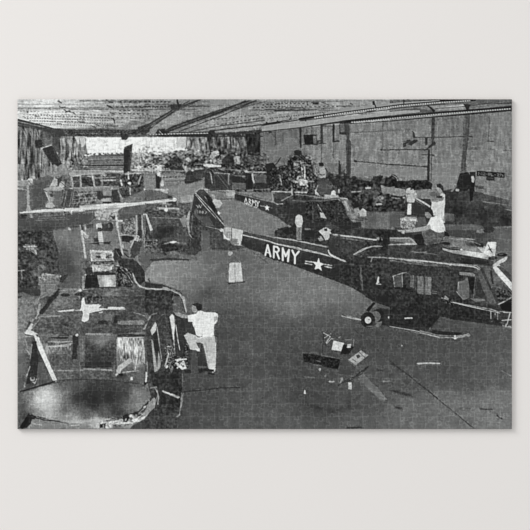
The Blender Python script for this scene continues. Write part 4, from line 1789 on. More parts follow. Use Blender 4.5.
# crisp details
ART2 = """
T 15 160 4.077
# canopy frame helicopter
P 165 222,52 240,40 360,42 372,70 350,58 245,62 230,68
L 120 1.2 235,50 350,48
L 175 1.4 232,65 240,118
L 165 1.2 268,62 272,112
L 165 1.2 322,58 325,110
L 140 1 350,58 352,108
P 130 235,112 385,106 395,118 300,128 235,126
L 170 1 235,114 380,108
L 110 .8 360,78 440,80
L 60 1 360,88 440,90
# bubble nose
P 165 116,120 135,112 190,112 205,118 180,124 130,126
P 150 130,126 150,128 158,165 150,185 135,150
P 100 155,128 190,126 195,165 175,188 155,190 160,160
P 185 128,180 150,172 165,188 150,196 125,192
P 60 140,138 150,135 156,150 146,152
P 180 150,105 160,72 172,82 168,108
E 180 192,98 9 10 0
L 60 1 175,80 210,110
P 70 210,120 240,118 230,190 195,190
L 150 1 212,125 200,185
L 140 1 236,120 222,190
# mast at left
L 165 1.6 53,105 55,205
P 165 45,205 65,205 60,190 50,190
P 150 14,90 55,85 72,92 66,102 14,104
E 175 62,90 8 8 0
L 70 1 56,84 66,98
L 150 .9 14,115 52,122
# long blade
P 215 15,212 120,206 225,200 420,186 530,174 530,180 420,194 225,208 30,216
P 180 380,190 415,180 420,200 390,215 380,240 360,230
L 200 1.2 215,200 235,225
L 180 1 195,195 200,230
P 78 14,240 320,215 330,235 300,260 150,285 14,290
L 130 1 95,238 205,234
L 120 .8 80,246 220,242
P 112 155,290 268,285 275,310 200,320 170,350
S 120:.7 200,300 60 25 0
S 55:.6 210,420 40 60 0
S 100:.5 250,370 30 50 0
L 190 1.2 266,265 275,330 292,400
L 180 1.2 284,268 290,300
E 190 292,312 9 8 0
P 60 355,262 395,255 398,290 360,290
E 50 388,272 13 18 0
E 95 384,268 5 9 0
P 110 400,250 410,250 412,290 402,290
# white mast
P 200 335,258 352,256 353,275 337,276
P 70 336,276 353,275 355,292 338,292
P 205 338,292 355,290 362,340 345,342
L 45 1.2 315,340 390,335
# engine top
N 701 40 1.2 1.2 305,365 405,365 405,450 310,450
P 170 312,372 328,368 330,400 316,405
L 200 1 310,375 395,370
L 60 1 330,392 395,388
E 200 360,388 12 9 0
L 190 1 315,405 400,402
L 60 1.2 310,415 400,412
L 175 1 320,430 395,425
P 40 405,362 425,360 440,390 410,400
L 120 1 412,370 425,392
P 48 415,400 460,402 495,440 500,460 450,470 430,440
L 150 1.2 430,440 460,470 480,500
F 338,472 410,468 412,515 345,518 | 345,480,140 370,490,215 385,500,235 400,480,170 410,510,150 350,512,150
P 30 283,470 335,468 335,520 280,520
L 190 1.2 287,465 282,520
# dark lower left group
N 702 14 1.5 1.5 14,290 160,290 170,450 14,530
D 150 1 1 1 42,345 82,350
D 150 1 1 1 45,352 90,375
D 140 1 1 1.2 50,360 88,385
P 120 100,490 175,488 178,500 120,503 98,500
L 150 1 98,500 175,502
T 130 160 4.077
# rotor hub and tail fin
P 50 265,140 300,120 330,160 385,270 355,285 250,260 248,220
P 80 262,200 300,190 345,270 260,262
L 210 1.1 268,135 330,200 388,270
L 150 1 290,128 340,195
P 28 302,130 325,150 355,205 345,212 320,175
P 62 275,128 300,118 320,140 300,150
L 170 1 265,130 285,118
L 190 .7 270,184 275,190 281,182 286,189 291,183
E 185 279,213 4 4 0
E 60 279,213 2 2 0
E 185 290,213 4 4 0
E 185 301,214 4 4 0
E 60 301,214 2 2 0
L 185 .7 310,210 310,219
L 185 .7 316,211 321,214 316,219
P 165 385,275 400,272 420,278 415,322 395,318 382,300
P 195 388,277 412,276 414,292 386,292
P 205 418,278 462,286 456,330 430,345 418,318
P 130 416,318 440,322 438,345 415,340
L 90 1 415,278 414,330
E 225 373,286 6 6 0
L 165 .9 310,270 370,284
# legs, pale trousers
E 165 408,380 7 9 0
P 95 402,390 425,388 450,420 408,418
P 205 410,418 446,418 456,440 460,496 434,498 430,470 426,500 404,500 403,450
L 140 .9 428,425 430,496
L 35 1.1 400,500 432,501
L 35 1.1 438,497 468,497
# centre helicopter
P 35 105,240 200,235 240,290 235,330 120,330 90,300
N 711 26 1.6 1.4 60,200 250,200 250,380 60,380
P 205 60,220 75,225 98,285 90,292
P 170 240,215 246,218 240,260 246,300 238,290 232,250
P 150 195,245 235,240 240,290 215,285
L 150 1 60,222 62,300
P 232 160,334 178,329 190,334 175,339
S 150:.7 205,340 15 10 0
L 50 1.2 85,408 160,402 240,406
P 60 245,210 290,250 290,330 265,370 245,330
N 712 24 1.3 1.3 245,210 290,250 290,330 265,370 245,330
L 160 1 25,225 30,300
L 160 1 50,225 52,330
P 160 0,320 20,318 5,350 0,350
P 60 15,350 45,320 50,345 20,400 0,400
L 160 1.2 45,320 20,365 0,390
L 200 1.2 110,195 195,196
L 200 1 148,185 150,210
E 225 182,163 7 6 0
E 215 150,202 5 4 0
# small lettering on the middle helicopter
P 38 430,138 530,170 530,196 430,158
L 238 .95 468,170 472,154 478,175
L 238 .95 484,178 484,158 492,162 486,168 494,180
L 238 .95 498,182 500,162 505,174 511,164 512,186
L 238 .95 516,166 521,176 527,168
L 238 .95 521,176 520,188
P 170 395,122 428,124 430,138 420,150 395,142
L 150 1 430,130 530,152
P 200 300,14 372,20 372,28 300,25
L 195 1.1 328,55 336,98
L 200 1.1 404,55 402,95
L 120 1 335,40 400,120
L 195 1.1 500,55 508,92
P 90 410,95 465,98 470,115 415,115
# hub in far row
P 215 110,30 124,30 124,70 112,68
E 200 132,92 5 11 0
L 40 1.6 108,62 112,105
L 190 1 0,40 100,42
L 180 .9 120,45 235,45
T 15 300 4.077
# nose and windscreens
P 228 275,0 284,0 288,18 350,20 335,32 380,36 330,44 305,50 300,68 296,84 280,85 274,72 280,50 270,42 
E 235 287,76 13 11 0
P 45 287,52 292,52 291,66 287,66
L 220 1.1 175,46 240,40
L 220 1.1 378,36 446,32
P 75 170,40 230,34 235,38 175,44
P 230 40,130 82,136 90,150 170,322 155,330 95,200 78,146 40,138
P 42 70,170 88,168 96,250 85,330 45,345 65,240
L 160 1 70,180 62,240
E 150 72,322 10 10 0
E 50 72,318 6 6 0
L 195 1 50,305 62,270
N 721 26 .9 2.2 130,180 235,165 235,205 140,210
D 190 1 1.2 1 145,192 230,178
L 150 .9 130,150 235,148
P 45 245,150 258,150 260,185 248,190
E 220 252,144 5 5 0
S 125:.8 345,165 35 18 0
S 45:.6 330,240 50 30 0
L 170 .8 290,138 395,136
L 150 .8 190,290 290,285 400,288
# right windscreen reflections
F 418,152 525,150 525,300 415,300 | 430,170,220 450,160,190 470,200,190 490,170,120 510,200,210 440,230,110 470,250,120 500,260,170 515,280,90 430,280,100 480,285,90
N 722 70 .8 3 420,155 525,155 520,260 430,250
P 190 412,300 420,270 470,235 480,250 435,285 428,300
L 220 1.4 505,190 490,285
L 205 1 440,295 505,288
L 40 1 412,150 412,300
L 200 .9 418,155 525,152
P 50 430,141 520,140 520,144 430,146
# nose surface
S 235:.75 110,405 52 42 0
S 205:.45 135,410 25 40 0
S 32:.75 290,395 90 45 0
S 45:.5 400,380 60 50 0
S 130:.4 500,390 20 50 -20
S 195:.7 320,492 130 11 -3
S 190:.4 240,500 50 8 0
P 40 18,372 165,328 165,336 18,378
L 45 1 165,330 250,322 400,330 530,345
P 22 18,520 56,462 66,474 34,526
P 130 70,486 120,492 180,500 180,526 60,526
L 40 1.6 66,476 120,490 180,494
L 190 1.1 75,505 110,510
L 215 1.1 230,512 262,510
N 723 40 1.2 1.2 350,480 480,470 520,450 530,480 470,510 350,526
L 200 1.2 350,490 385,486
E 25 452,482 12 14 0
E 200:.8 452,488 3 6 25
E 230 475,321 4 4 0
T 110 290 4.077
# open door and its window
P 62 145,130 195,100 240,110 245,230 225,330 185,340 155,300 150,200
N 731 14 1.4 1.4 145,130 240,110 245,230 225,330 160,330
L 90 1 150,160 215,100
L 150 1 140,160 170,100 190,95
P 205 165,165 185,130 191,140 188,165 172,185
P 40 174,180 190,170 200,230 195,270 180,240
P 165 168,200 175,205 195,330 182,335
P 160 198,250 208,290 205,318 192,330
L 190 1 192,150 212,290
L 60 1 150,180 158,370
P 222 244,108 254,98 262,105 266,180 266,200 258,205 252,150
P 120 262,200 275,180 278,210 262,255
L 75 1.2 262,250 235,300
P 75 230,200 250,200 265,260 250,320 225,300
N 732 60 1 1 225,220 320,220 320,320 225,320
P 48 272,100 300,115 310,180 300,270 268,270 262,180
L 215 1 232,231 255,230
L 190 .9 234,240 240,265
D 220 1.4 .8 .9 268,285 312,282
D 215 1.4 .8 .9 275,318 300,290 310,318
D 200 1.2 .8 1 225,310 240,260
P 75 333,245 355,245 355,335 330,335
# door frame above
L 130 1.2 255,40 265,0
P 95 256,55 300,85 285,98 258,90
L 165 1 290,20 312,88
# man
P 150 262,92 282,92 318,105 320,116 295,114 270,104
P 150 336,62 352,58 358,84 340,88
P 35 340,56 352,52 368,58 374,74 368,84 356,82 350,66 338,62
P 238 318,104 352,96 360,86 385,90 398,92 425,92 438,104 436,120 420,130 422,160 425,185 400,192 372,192 352,184 346,160 338,130 320,130
P 165 424,110 438,106 438,122 424,132
P 195 302,185 320,176 352,186 360,200 384,192 424,190 434,215 432,260 430,310 420,322 402,320 396,290 390,250 380,215 350,214 354,230 366,240 364,248 346,244 330,238 315,212
P 222 346,238 366,238 366,248 350,246
L 160 .9 390,210 402,300
P 225 402,300 430,300 428,318 416,324 404,318
P 30 400,322 425,325 424,334 370,330 370,322
L 60 1.3 428,185 438,190 440,215
P 110 428,190 438,192 438,215 430,215
L 38 1.2 375,190 358,192
L 35 1.2 300,416 380,408 450,400 530,398
L 190 1.2 216,412 240,425 280,440
L 150 .9 245,430 282,436
L 170 1.1 292,420 290,460 284,510
L 165 1.1 165,400 190,395 196,430 182,470
P 150 160,460 180,438 190,450 182,480 150,510 130,520
T 260 160 4.077
# middle helicopter cockpit and people
P 38 240,10 258,10 260,22 250,30 242,24
P 165 246,25 262,25 270,45 268,70 246,72 238,55
P 60 240,45 262,50 262,56 240,54
P 65 240,72 262,72 290,90 300,130 260,145 230,130
E 100 275,110 22 16 0
L 150 .8 262,105 290,105
L 190 1.2 226,120 235,140 245,145
P 225 290,130 302,122 308,130 308,158 292,156
P 150 262,148 310,150 310,160 262,162
N 741 44 1.1 1.1 130,0 230,0 240,140 130,140
L 200 1.3 170,30 178,90
P 190 165,78 195,82 190,100 165,98
L 190 .9 50,128 130,128
L 190 1.1 130,118 132,140
L 160 .9 140,130 190,130
L 150 .8 80,170 130,145
P 45 110,180 200,170 215,240 160,235 120,240
P 58 215,180 242,182 262,240 215,240
L 140 .9 216,180 216,240
L 190 1.1 240,182 275,240
P 190 245,215 262,222 272,240 250,232
P 62 250,180 300,165 330,172 350,215 330,240 280,240
N 742 24 1.4 1.4 250,180 300,165 330,172 350,215 330,240 280,240
P 100 352,160 372,170 372,200 362,195
P 40 290,240 350,240 400,255 400,275 350,285 290,260
P 32 384,175 398,165 410,190 388,190
# man by the tail
P 40 150,210 162,205 172,215 165,225 152,222
P 205 146,232 158,220 172,228 176,250 170,272 152,275 143,255
L 150 .9 148,260 156,262
P 130 148,275 172,272 168,325 150,325
L 60 1 160,278 160,320
# bending man
P 200 240,290 262,276 285,285 292,300 282,318 268,328 258,310 248,300
P 150 236,315 250,310 258,325 242,330
P 38 262,280 275,278 275,290 264,290
# crouching man
P 205 405,210 420,196 434,206 434,228 410,232
E 40 411,194 6 5 0
P 150 388,202 402,200 404,215 392,215
P 110 415,232 428,232 428,275 416,275
L 38 1.1 402,240 440,243
# rotor mast base and hull
P 30 500,300 512,290 530,292 530,345 505,345 500,325
L 190 1.1 300,302 380,312 478,325
L 90 .9 300,310 470,335
P 60 285,300 300,305 295,340 280,360
N 743 12 1.6 1.6 290,300 500,330 500,500 350,420
L 200 1.2 280,368 285,382 310,398 348,412
L 190 1 382,385 420,362 470,350 500,352
L 165 .9 440,396 500,398 530,400
L 110 .9 410,430 412,490
P 230 480,480 484,475 486,500 478,505
L 170 .9 476,505 495,508
T 390 160 4.077
# machinery row and rotor head
E 35 15,75 16 14 0
L 160 1 12,62 28,72 32,85
P 35 30,85 80,90 130,82 150,80 172,100 170,120 80,125 30,110
N 751 24 1.5 1.5 0,70 175,85 175,125 0,125
P 130 105,122 160,118 215,128 222,140 215,155 170,160 115,155
P 100 160,130 205,130 205,145 165,148
P 140 0,112 60,118 70,140 40,148 0,140
N 752 28 1.2 1.2 60,105 110,105 110,165 60,165
E 200 82,125 16 12 0
P 190 72,140 92,140 95,168 78,172
E 55 88,118 5 4 0
P 222 74,178 88,178 86,222 70,222
L 150 .9 66,150 60,175
L 200 1.2 108,158 140,172 165,190
L 150 .9 108,165 150,192
P 150 42,238 108,238 105,262 88,278 45,275
P 200 42,240 108,240 106,248 44,248
N 753 50 1.1 1.1 42,238 108,238 100,280 45,280
P 48 110,170 160,195 145,230 110,235
P 88 0,215 50,220 42,240 30,265 0,280
# standing man
P 38 190,100 205,95 216,105 220,122 212,126 202,115 192,110
P 150 195,110 206,115 214,125 205,138 198,130
P 215 212,135 222,138 230,150 228,175 218,200 222,240 200,232 178,225 168,195 172,170 188,165
P 130 168,150 200,148 222,152 215,166 190,172 172,168
P 48 188,144 215,146 212,156 190,154
P 140 222,222 232,225 232,250 218,248
# sitting man
P 35 142,202 160,194 174,204 178,220 172,228 160,214 146,214
P 140 144,212 158,212 168,225 164,238 150,236 144,226
P 235 168,240 182,230 200,232 214,245 224,270 226,292 200,296 172,290 165,275 160,262 166,252
P 165 140,272 164,262 168,276 150,290 100,296 78,290 80,284
P 95 130,290 168,282 200,300 224,296 215,320 190,340 150,348 135,330
N 754 14 1.6 1.6 130,290 168,282 224,296 190,340 150,348
P 30 100,300 130,300 142,330 130,350 112,345
P 62 80,296 130,290 132,300 90,305
# hull top
P 120 0,318 80,316 98,330 90,340 0,330
L 190 .9 0,318 80,318 100,335
L 190 .9 0,344 90,345
P 60 0,348 220,348 300,372 420,400 400,425 250,405 0,395
N 755 12 2 1.4 0,348 220,348 400,425 0,395
L 120 1 85,372 190,385
L 150 .8 100,378 150,375
F 225,310 260,312 340,335 372,372 385,385 340,378 260,372 215,350 | 240,325,105 300,335,115 340,365,150 260,360,140 230,345,100 370,380,120
L 165 1 240,318 330,330 370,345
E 32 230,340 18 6 6
E 45 268,362 28 7 6
L 150 .8 245,358 285,362
E 225 292,365 5 4 0
F 215,358 250,368 300,368 380,380 410,392 400,405 330,392 260,380 215,366 | 230,365,185 280,378,150 330,378,210 370,388,225 400,398,160
S 235:.6 345,380 30 8 8
S 40:.9 335,345 30 10 10
L 190 1.1 0,400 100,406 200,418 300,426 352,430 372,445
L 110 .8 0,412 120,420 250,432
P 38 290,398 400,412 410,430 330,420 290,412
# white card
P 232 402,335 434,337 428,392 382,382
P 210 405,360 430,362 426,388 404,384
L 55 1.1 400,345 418,378
L 45 1.4 404,362 416,374
L 60 .9 396,368 416,362
E 28 458,386 20 7 0
L 120 .9 448,385 462,383
E 28 420,399 18 6 0
L 150 .8 412,399 428,399
# windscreen frame
P 205 420,428 440,412 478,392 470,408 445,430 430,438
L 140 .9 480,388 497,386
P 225 424,432 436,434 497,500 497,522 460,490
P 70 436,432 497,440 497,498
P 95 445,425 497,400 497,470
# distant wall base and far person
P 24 355,44 468,52 468,72 355,64
P 45 395,65 428,68 426,82 393,80
L 130 .75 362,50 362,60 374,60
L 130 .75 372,50 380,50 380,60
L 105 .8 384,54 394,56
L 135 .75 398,62 398,52 405,62 405,53
L 105 .8 409,57 415,58
L 135 .75 419,64 419,54 426,55 426,65
L 105 .8 430,60 436,60
L 135 .75 446,66 448,55
L 135 .75 454,58 460,64 455,67
P 24 325,48 348,48 346,100 340,160 326,170 325,110 330,85
P 190 332,66 342,64 346,78 342,92 334,90
P 30 285,55 320,48 332,75 330,110 300,140 275,130 272,100
N 756 10 1.4 1.6 285,55 332,75 330,110 275,130
P 170 268,116 284,118 282,128 268,126
P 70 348,105 382,110 382,118 350,116
P 48 350,130 382,136 384,150 350,148
F 225,130 330,125 497,165 497,265 400,270 340,262 225,262 | 260,150,48 340,160,68 400,170,78 480,180,92 280,210,38 380,220,42 470,240,42 300,250,62 450,200,55 420,260,58
N 757 12 2 2 225,130 330,125 497,165 497,265 225,262
P 24 325,105 342,105 338,165 326,170
L 165 1 470,200 497,206
L 140 .9 380,170 497,185
P 92 225,215 262,220 264,250 225,250
P 120 366,290 375,278 385,295 368,298
P 45 378,270 410,268 428,282 420,295 392,292
L 100 .9 425,275 497,272
P 28 222,288 238,298 240,312 224,308
T 390 240 4.077
# main cabin: windows, doors
F 0,90 200,110 352,115 372,130 400,260 497,290 497,345 380,325 200,300 0,275 | 20,130,48 60,150,52 60,240,48 200,150,58 230,180,60 100,110,50 300,130,52 380,160,80 370,200,60 400,240,68 200,250,45 100,270,34 300,270,38 300,310,30 400,310,42 20,260,40 470,330,55 250,120,56 420,280,50
N 761 14 1.5 1.5 0,90 352,110 400,260 497,345 0,275
P 78 16,148 50,140 52,190 18,192
L 200 1 12,148 50,135 68,132
L 190 1 14,148 20,195
L 185 1 50,138 52,190
P 25 18,192 60,196 98,202 96,214 60,205 20,200
P 95 84,142 100,144 100,196 84,192
P 80 102,146 108,146 108,200 102,198
P 112 112,146 138,150 136,222 112,218
P 75 138,150 144,150 144,222 136,222
P 125 145,150 170,152 168,224 146,222
N 762 18 .9 3 84,142 170,150 168,224 84,195
P 24 52,185 68,182 66,195 54,196
L 130 .9 172,208 192,210
L 130 .9 172,216 192,218
L 150 1 210,236 228,238
N 763 45 1 1 210,226 265,240 265,270 210,250
P 140 284,130 338,134 348,142 345,148 284,142
P 24 282,142 300,146 296,158 282,156
P 100 278,170 300,165 318,150 322,170 325,235 300,245 275,220
L 190 1 280,172 278,200
L 150 .9 272,210 298,240
P 20 318,150 350,152 350,190 342,225 325,195
L 120 1 350,150 340,240
P 50 355,170 388,185 390,220 375,235 352,225
P 90 355,120 372,122 400,180 436,262 410,262 378,200
P 60 368,118 380,115 425,220 432,250
P 118 328,238 385,240 392,248 350,252
# windscreen
F 402,122 425,112 497,200 497,248 440,262 425,235 | 415,140,90 430,160,105 460,190,85 480,210,60 440,220,48 430,240,60 480,235,70
N 764 40 1.3 1.3 425,185 497,210 497,245 440,255
P 45 408,125 415,122 425,180 416,180
L 160 1 418,190 440,192
P 228 420,112 434,112 460,140 497,185 497,206 455,160 430,130
L 130 .9 420,120 460,170 497,215
P 20 448,262 497,238 497,292 456,284
L 190 1.4 443,262 470,250 496,234
# belly stripe and nose markings
P 150 225,225 240,238 238,246 222,240
L 195 1.1 255,252 300,262 370,275 415,283 440,292 470,292
D 170 .9 .8 .6 412,290 412,320
D 150 .9 .8 .6 440,292 440,325
D 190 1 .8 .8 465,295 495,296
D 190 1 .8 .9 458,328 495,325
D 190 1 .8 .7 490,298 478,345
E 150 430,302 3 4 0
L 190 1 460,350 496,352
# below belly: shadows and skid
P 36 0,270 100,286 200,308 190,330 160,362 0,342
N 765 12 1.8 1.6 0,270 200,308 160,362 0,342
P 200 60,316 92,315 94,321 60,322
L 26 1.4 160,355 198,312
P 36 170,365 215,372 300,378 260,396 190,385
L 165 1 0,350 60,356 130,372 195,388 265,392 300,388 322,384
E 215 266,392 5 4 0
E 150 320,384 5 4 0
L 175 .9 112,502 160,500 205,502
T 15 95 4.077
# roof rivets and left wall
L 75 .9 12,52 530,52
L 150 .8 12,62 300,60
D 80 .7 1 2 420,28 530,28
D 80 .7 1 2 400,45 530,46
D 85 .7 1 2 410,72 530,74
D 95 .7 1.2 1.6 60,80 380,92
D 80 .7 1 1.5 40,92 380,104
D 90 .7 1 1.5 60,104 400,118
D 80 .7 .8 1.4 90,116 420,130
L 50 1.6 372,18 385,28 400,30
L 50 1.2 200,60 215,68 225,64
L 55 1.2 330,120 345,125
L 60 1.2 395,95 408,104
L 55 1.2 255,105 275,112
P 62 12,98 70,112 160,136 240,150 380,150 530,140 530,158 380,166 200,168 120,145 12,125
L 175 .9 14,108 70,120 120,132
L 100 .8 12,118 100,138
L 38 1.1 12,98 70,112 150,134
L 130 .7 250,156 430,158
N 801 30 1.1 .8 200,140 530,135 530,160 200,170
P 40 82,184 112,182 114,208 86,210
P 42 112,216 148,204 165,225 192,280 175,290 155,278
P 62 150,210 165,225 190,275 180,275
L 210 1.3 110,216 148,204
L 170 .9 60,130 75,165
L 160 .9 40,130 52,160
L 165 .9 85,135 96,170
L 150 .8 225,175 232,230
L 175 1 245,180 250,225
L 55 1 205,170 215,250
L 55 1 165,160 170,200
L 60 .8 262,175 270,235
P 195 262,168 285,168 288,200 272,215
L 120 .8 190,250 235,215
L 130 .8 225,270 290,300
N 802 40 1.1 1.3 190,250 300,240 300,300 220,310
# big fin
P 40 446,212 480,198 470,312 444,312
L 105 .9 450,215 476,205
L 90 .8 476,206 466,306
# slats
L 165 1 300,262 440,258
L 55 1 300,270 440,268
L 150 1 300,282 440,280
L 50 1 300,290 440,290
L 165 1 305,300 440,300
L 70 .8 310,247 440,246
D 60 1 .8 3.5 290,240 440,236
N 803 36 1.1 1.1 470,230 530,215 530,320 470,320
T 140 95 4.077
D 70 .8 .9 1.6 0,50 140,50
D 70 .8 .9 1.6 0,85 90,85
L 42 1.6 0,140 130,62 200,25
L 42 1.6 30,145 160,50 235,22
L 100 .7 20,140 150,54 215,24
P 50 120,40 170,35 160,60 130,60
L 38 1.8 152,22 158,48
L 42 2 110,150 300,80 430,24
L 110 .8 130,148 310,82 450,26
L 38 1.4 160,148 330,85 470,24
L 35 1.2 200,150 330,125 530,100
L 150 1.1 330,148 430,138 530,128
P 35 68,160 100,145 110,152 285,150 300,165 290,172 110,166 70,168
D 175 .8 .7 1.1 120,157 270,156
L 190 1 80,146 92,160
L 35 1.2 190,168 500,168
P 36 430,158 492,160 490,245 440,245
N 811 20 1.5 3 430,158 492,160 490,245 440,245
L 130 1.2 355,170 358,215
L 115 1 330,175 332,220
L 140 .9 300,175 302,215
L 150 .8 375,180 378,215 398,215 396,185
L 130 .8 410,185 425,180 425,212 410,212
L 40 1.1 345,165 348,235
L 40 1 400,165 402,180
P 205 190,170 187,215 150,215 150,172
# crowded middle distance
N 812 42 1.5 1.2 0,205 190,220 330,230 330,290 0,300
N 813 32 1.6 1.3 330,225 530,235 530,310 330,300
S 35:.8 145,270 35 16 0
S 35:.8 210,320 25 10 0
S 38:.7 360,270 25 35 0
P 215:.9 280,286 330,286 330,294 284,294
L 200 1 300,230 298,260
L 190 1.2 400,250 402,270
L 165 .8 350,310 320,300 440,310
L 190 .9 430,312 530,316
P 175 355,388 384,390 388,402 380,412 350,405
P 50:.8 270,320 375,325 375,385 270,380
L 200 1 290,322 295,358
L 185 1 362,322 362,362
L 120 .8 300,305 360,380
L 105 .8 315,305 370,375
L 200 1.1 460,322 465,358
P 32 440,320 455,320 460,385 440,385
P 95 375,362 430,362 432,382 380,384
L 60 1 265,390 360,395
# rotor hub left
L 215 1.1 0,440 60,436 140,426
E 225 143,428 5 5 0
P 40 68,330 80,330 82,380 70,380
L 190 .9 90,330 92,372
L 170 .8 0,300 70,306 80,306
L 60 .9 80,312 180,304
D 85 .7 .8 1.2 85,322 180,318
T 265 95 4.077
L 60 1 0,58 200,52 320,54 420,40
L 150 1.4 0,100 250,62 430,40
P 150 0,82 250,56 430,42 430,50 250,75 0,110
D 60 .8 .8 1.6 20,95 330,60
D 75 .7 .8 2 0,32 180,28
D 75 .7 .8 2 0,46 150,44
L 45 1.4 190,30 215,32
L 28 2 0,118 180,90 330,68 530,40
D 165 .8 .6 1.1 200,91 330,74
D 175 1.2 .7 1.2 340,72 530,48
L 175 1.6 0,132 180,108 330,92 440,82 530,76
L 145 1 0,126 200,100 400,80 530,62
L 45 1.2 0,140 170,118 330,108 430,98 530,90
D 150 .7 .7 1 340,112 530,96
L 30 2.2 442,28 448,48
L 38 1.4 105,90 108,104
L 38 1.2 12,15 12,15
P 40 142,118 150,118 150,215 144,215
P 24 160,162 198,160 200,190 212,200 162,202
P 105 196,166 212,168 212,198 198,198
L 40 .9 160,162 212,162 212,200 162,200
P 55 228,120 236,120 238,198 228,198
L 38 1.1 222,196 244,196
P 40 276,118 284,118 284,184 278,186
L 38 1.2 278,188 304,188
L 38 1.1 305,120 306,152 338,156
P 68 332,120 346,120 344,180 352,190 350,330 336,330
L 40 1 342,190 340,330
L 38 1.6 304,272 304,335
P 118 10,215 130,180 142,230 100,250 40,270
L 45 1.2 42,285 65,255
# rotor mast tower
S 30:.7 140,260 40 30 0
S 30:.6 185,300 20 25 0
N 821 48 1.3 1.1 100,245 190,245 195,380 100,380
L 205 1.4 163,290 164,345
L 190 1 150,285 175,285
L 200 .9 125,270 160,268
L 185 .9 110,350 200,352
L 200 1 140,345 140,368
E 35 133,232 14 9 0
P 36 5,280 35,275 50,300 60,360 10,370
L 190 .9 30,392 110,396 115,385
L 165 .9 110,370 112,396
N 822 34 1.1 1.1 20,300 105,280 105,390 20,390
# man on the middle helicopter
P 32 224,278 236,275 241,284 234,292 226,290
P 115 226,290 236,290 236,298 228,298
P 178 228,296 240,294 249,310 248,336 226,338 222,318
L 90 .9 222,318 234,330 246,322
P 62 222,338 248,338 262,352 280,380 270,402 220,402 208,385
E 95 250,376 24 15 0
L 150 .8 240,370 262,372 262,378 244,380
L 40 .8 232,364 272,366
L 195 1.2 216,368 208,392 218,404
P 230 272,392 284,390 290,412 270,414
P 180 242,406 300,408 300,418 250,418
# windscreen of the middle helicopter
P 42 165,434 230,430 300,425 330,480 360,520 250,520 165,510
N 823 26 1.2 1.2 165,434 300,425 360,520 165,510
L 140 .9 130,430 230,432 300,424
L 120 .8 196,446 196,520
L 165 1 216,446 250,505
P 190 224,478 240,482 252,504 228,500
F 300,420 335,425 345,455 370,480 410,500 400,515 360,520 340,500 320,450 | 310,425,70 325,440,150 332,455,110 345,485,120 380,505,100 335,500,60 360,500,150 395,508,90
S 110:.5 310,455 15 25 0
P 178 384,472 396,466 408,478 412,495 388,494
E 38 388,462 5 5 0
P 150 368,475 380,470 382,490 370,490
L 38 .9 380,500 414,503
N 824 28 1.6 1.4 350,330 530,330 530,460 420,460 350,400
S 30:.7 470,345 30 14 0
S 30:.6 390,350 40 20 0
L 170 1 410,378 432,380
E 150 470,420 8 6 0
E 38 470,420 3 3 0
L 170 1.1 455,444 478,446
P 130 475,380 530,372 530,400 480,402
T 260 160 4.077
P 45 140,210 178,206 184,270 180,300 140,300
P 38 150,210 162,205 172,215 165,225 152,222
P 205 146,232 158,220 172,228 176,250 170,272 152,275 143,255
L 150 .9 148,260 156,262
P 130 148,275 172,272 168,325 150,325
L 60 1 160,278 160,320
S 140:.5 195,300 15 12 0
T 15 95 4.077
S 60:.6 90,135 90 9 8
S 60:.7 330,140 220 9 0
S 70:.5 480,120 60 14 -20
N 831 14 4 .8 12,20 530,20 530,140 12,100
T 390 95 4.077
P 95 0,20 200,18 496,18 496,30 380,38 0,60
P 24 0,32 170,18 340,18 170,30 0,52
D 165 1.3 .7 1.1 0,43 150,26
L 28 1.8 10,28 12,40
L 28 1.8 60,24 62,34
L 150 .9 0,58 160,38 280,28
P 125 0,60 170,42 330,40 496,34 496,50 320,66 170,80 0,96
P 85 0,66 100,52 180,64 170,78 0,90
P 150 170,44 300,36 320,42 300,54 190,62 
P 185 230,46 300,40 305,48 240,54
P 36 165,46 185,62 180,75 170,60 150,42
P 36 300,36 330,38 322,56 316,70 308,50
L 40 1 185,56 330,44 420,30
P 28 0,92 170,76 330,64 496,44 496,62 330,80 170,92 0,108
D 150 1.3 .7 1 0,101 496,54
L 60 1 0,90 170,74 330,62 496,42
L 95 .8 330,50 496,36
P 62 172,88 184,86 182,170 176,180 172,170
L 45 1 173,90 170,180
P 78 312,82 326,80 320,160 305,310 292,310 300,200
L 50 1 325,82 320,160 304,312
L 62 1 300,200 292,300
P 44 92,145 100,152 104,172 98,176 94,170
P 42 72,200 100,180 112,188 88,206
L 45 1.2 55,190 82,184 86,200
P 50 144,174 154,174 154,200 146,202
L 42 1.2 160,208 184,192 186,200
L 45 1.2 140,226 165,212
L 45 1 178,175 182,196
P 38 155,225 164,225 162,350 152,350
L 68 .9 170,205 168,345
L 50 .8 104,172 180,172 335,168
L 40 1 0,222 160,222
L 40 1.1 0,282 152,292
L 62 .9 408,95 400,188
L 48 1 400,188 424,189
L 85 .8 320,218 362,222
L 85 .8 396,222 420,223
L 80 .9 462,224 496,226
S 130:.5 420,120 70 40 0
S 105:.5 60,120 60 20 0
T 290 290 4.077
# tool cart, wheels
P 72 130,170 270,190 240,270 200,280 130,260
N 901 8 1.5 1.5 130,170 270,190 240,270 130,260
L 35 1.1 140,170 132,255
L 60 1 270,195 240,265
D 200 .8 .7 .9 138,175 165,190 148,215
D 185 .8 .7 1 142,195 168,178
D 190 .8 .8 1 150,218 168,200
L 60 .8 135,215 165,180
L 210 .9 168,198 180,200
P 222 178,206 222,216 210,250 170,244
L 170 .9 225,202 252,203
L 205 1 200,195 206,190
P 25 218,222 262,232 240,262 205,262
P 210 235,222 250,220 248,236 232,236
L 150 .8 262,200 258,230
P 28 60,260 205,280 200,322 160,316 100,298 55,292
N 902 22 1.1 1.1 60,260 205,280 200,322 55,292
L 115 .8 130,268 210,282
L 150 .8 108,288 125,292
P 70 210,282 255,290 268,320 262,350 200,345 196,322
L 105 .8 198,344 268,352
P 168 240,286 290,246 318,268 268,306
L 60 1.2 285,256 305,274
L 62 1 256,282 270,292
P 60 270,268 282,262 288,272 276,280
P 95 240,288 268,308 266,314 240,294
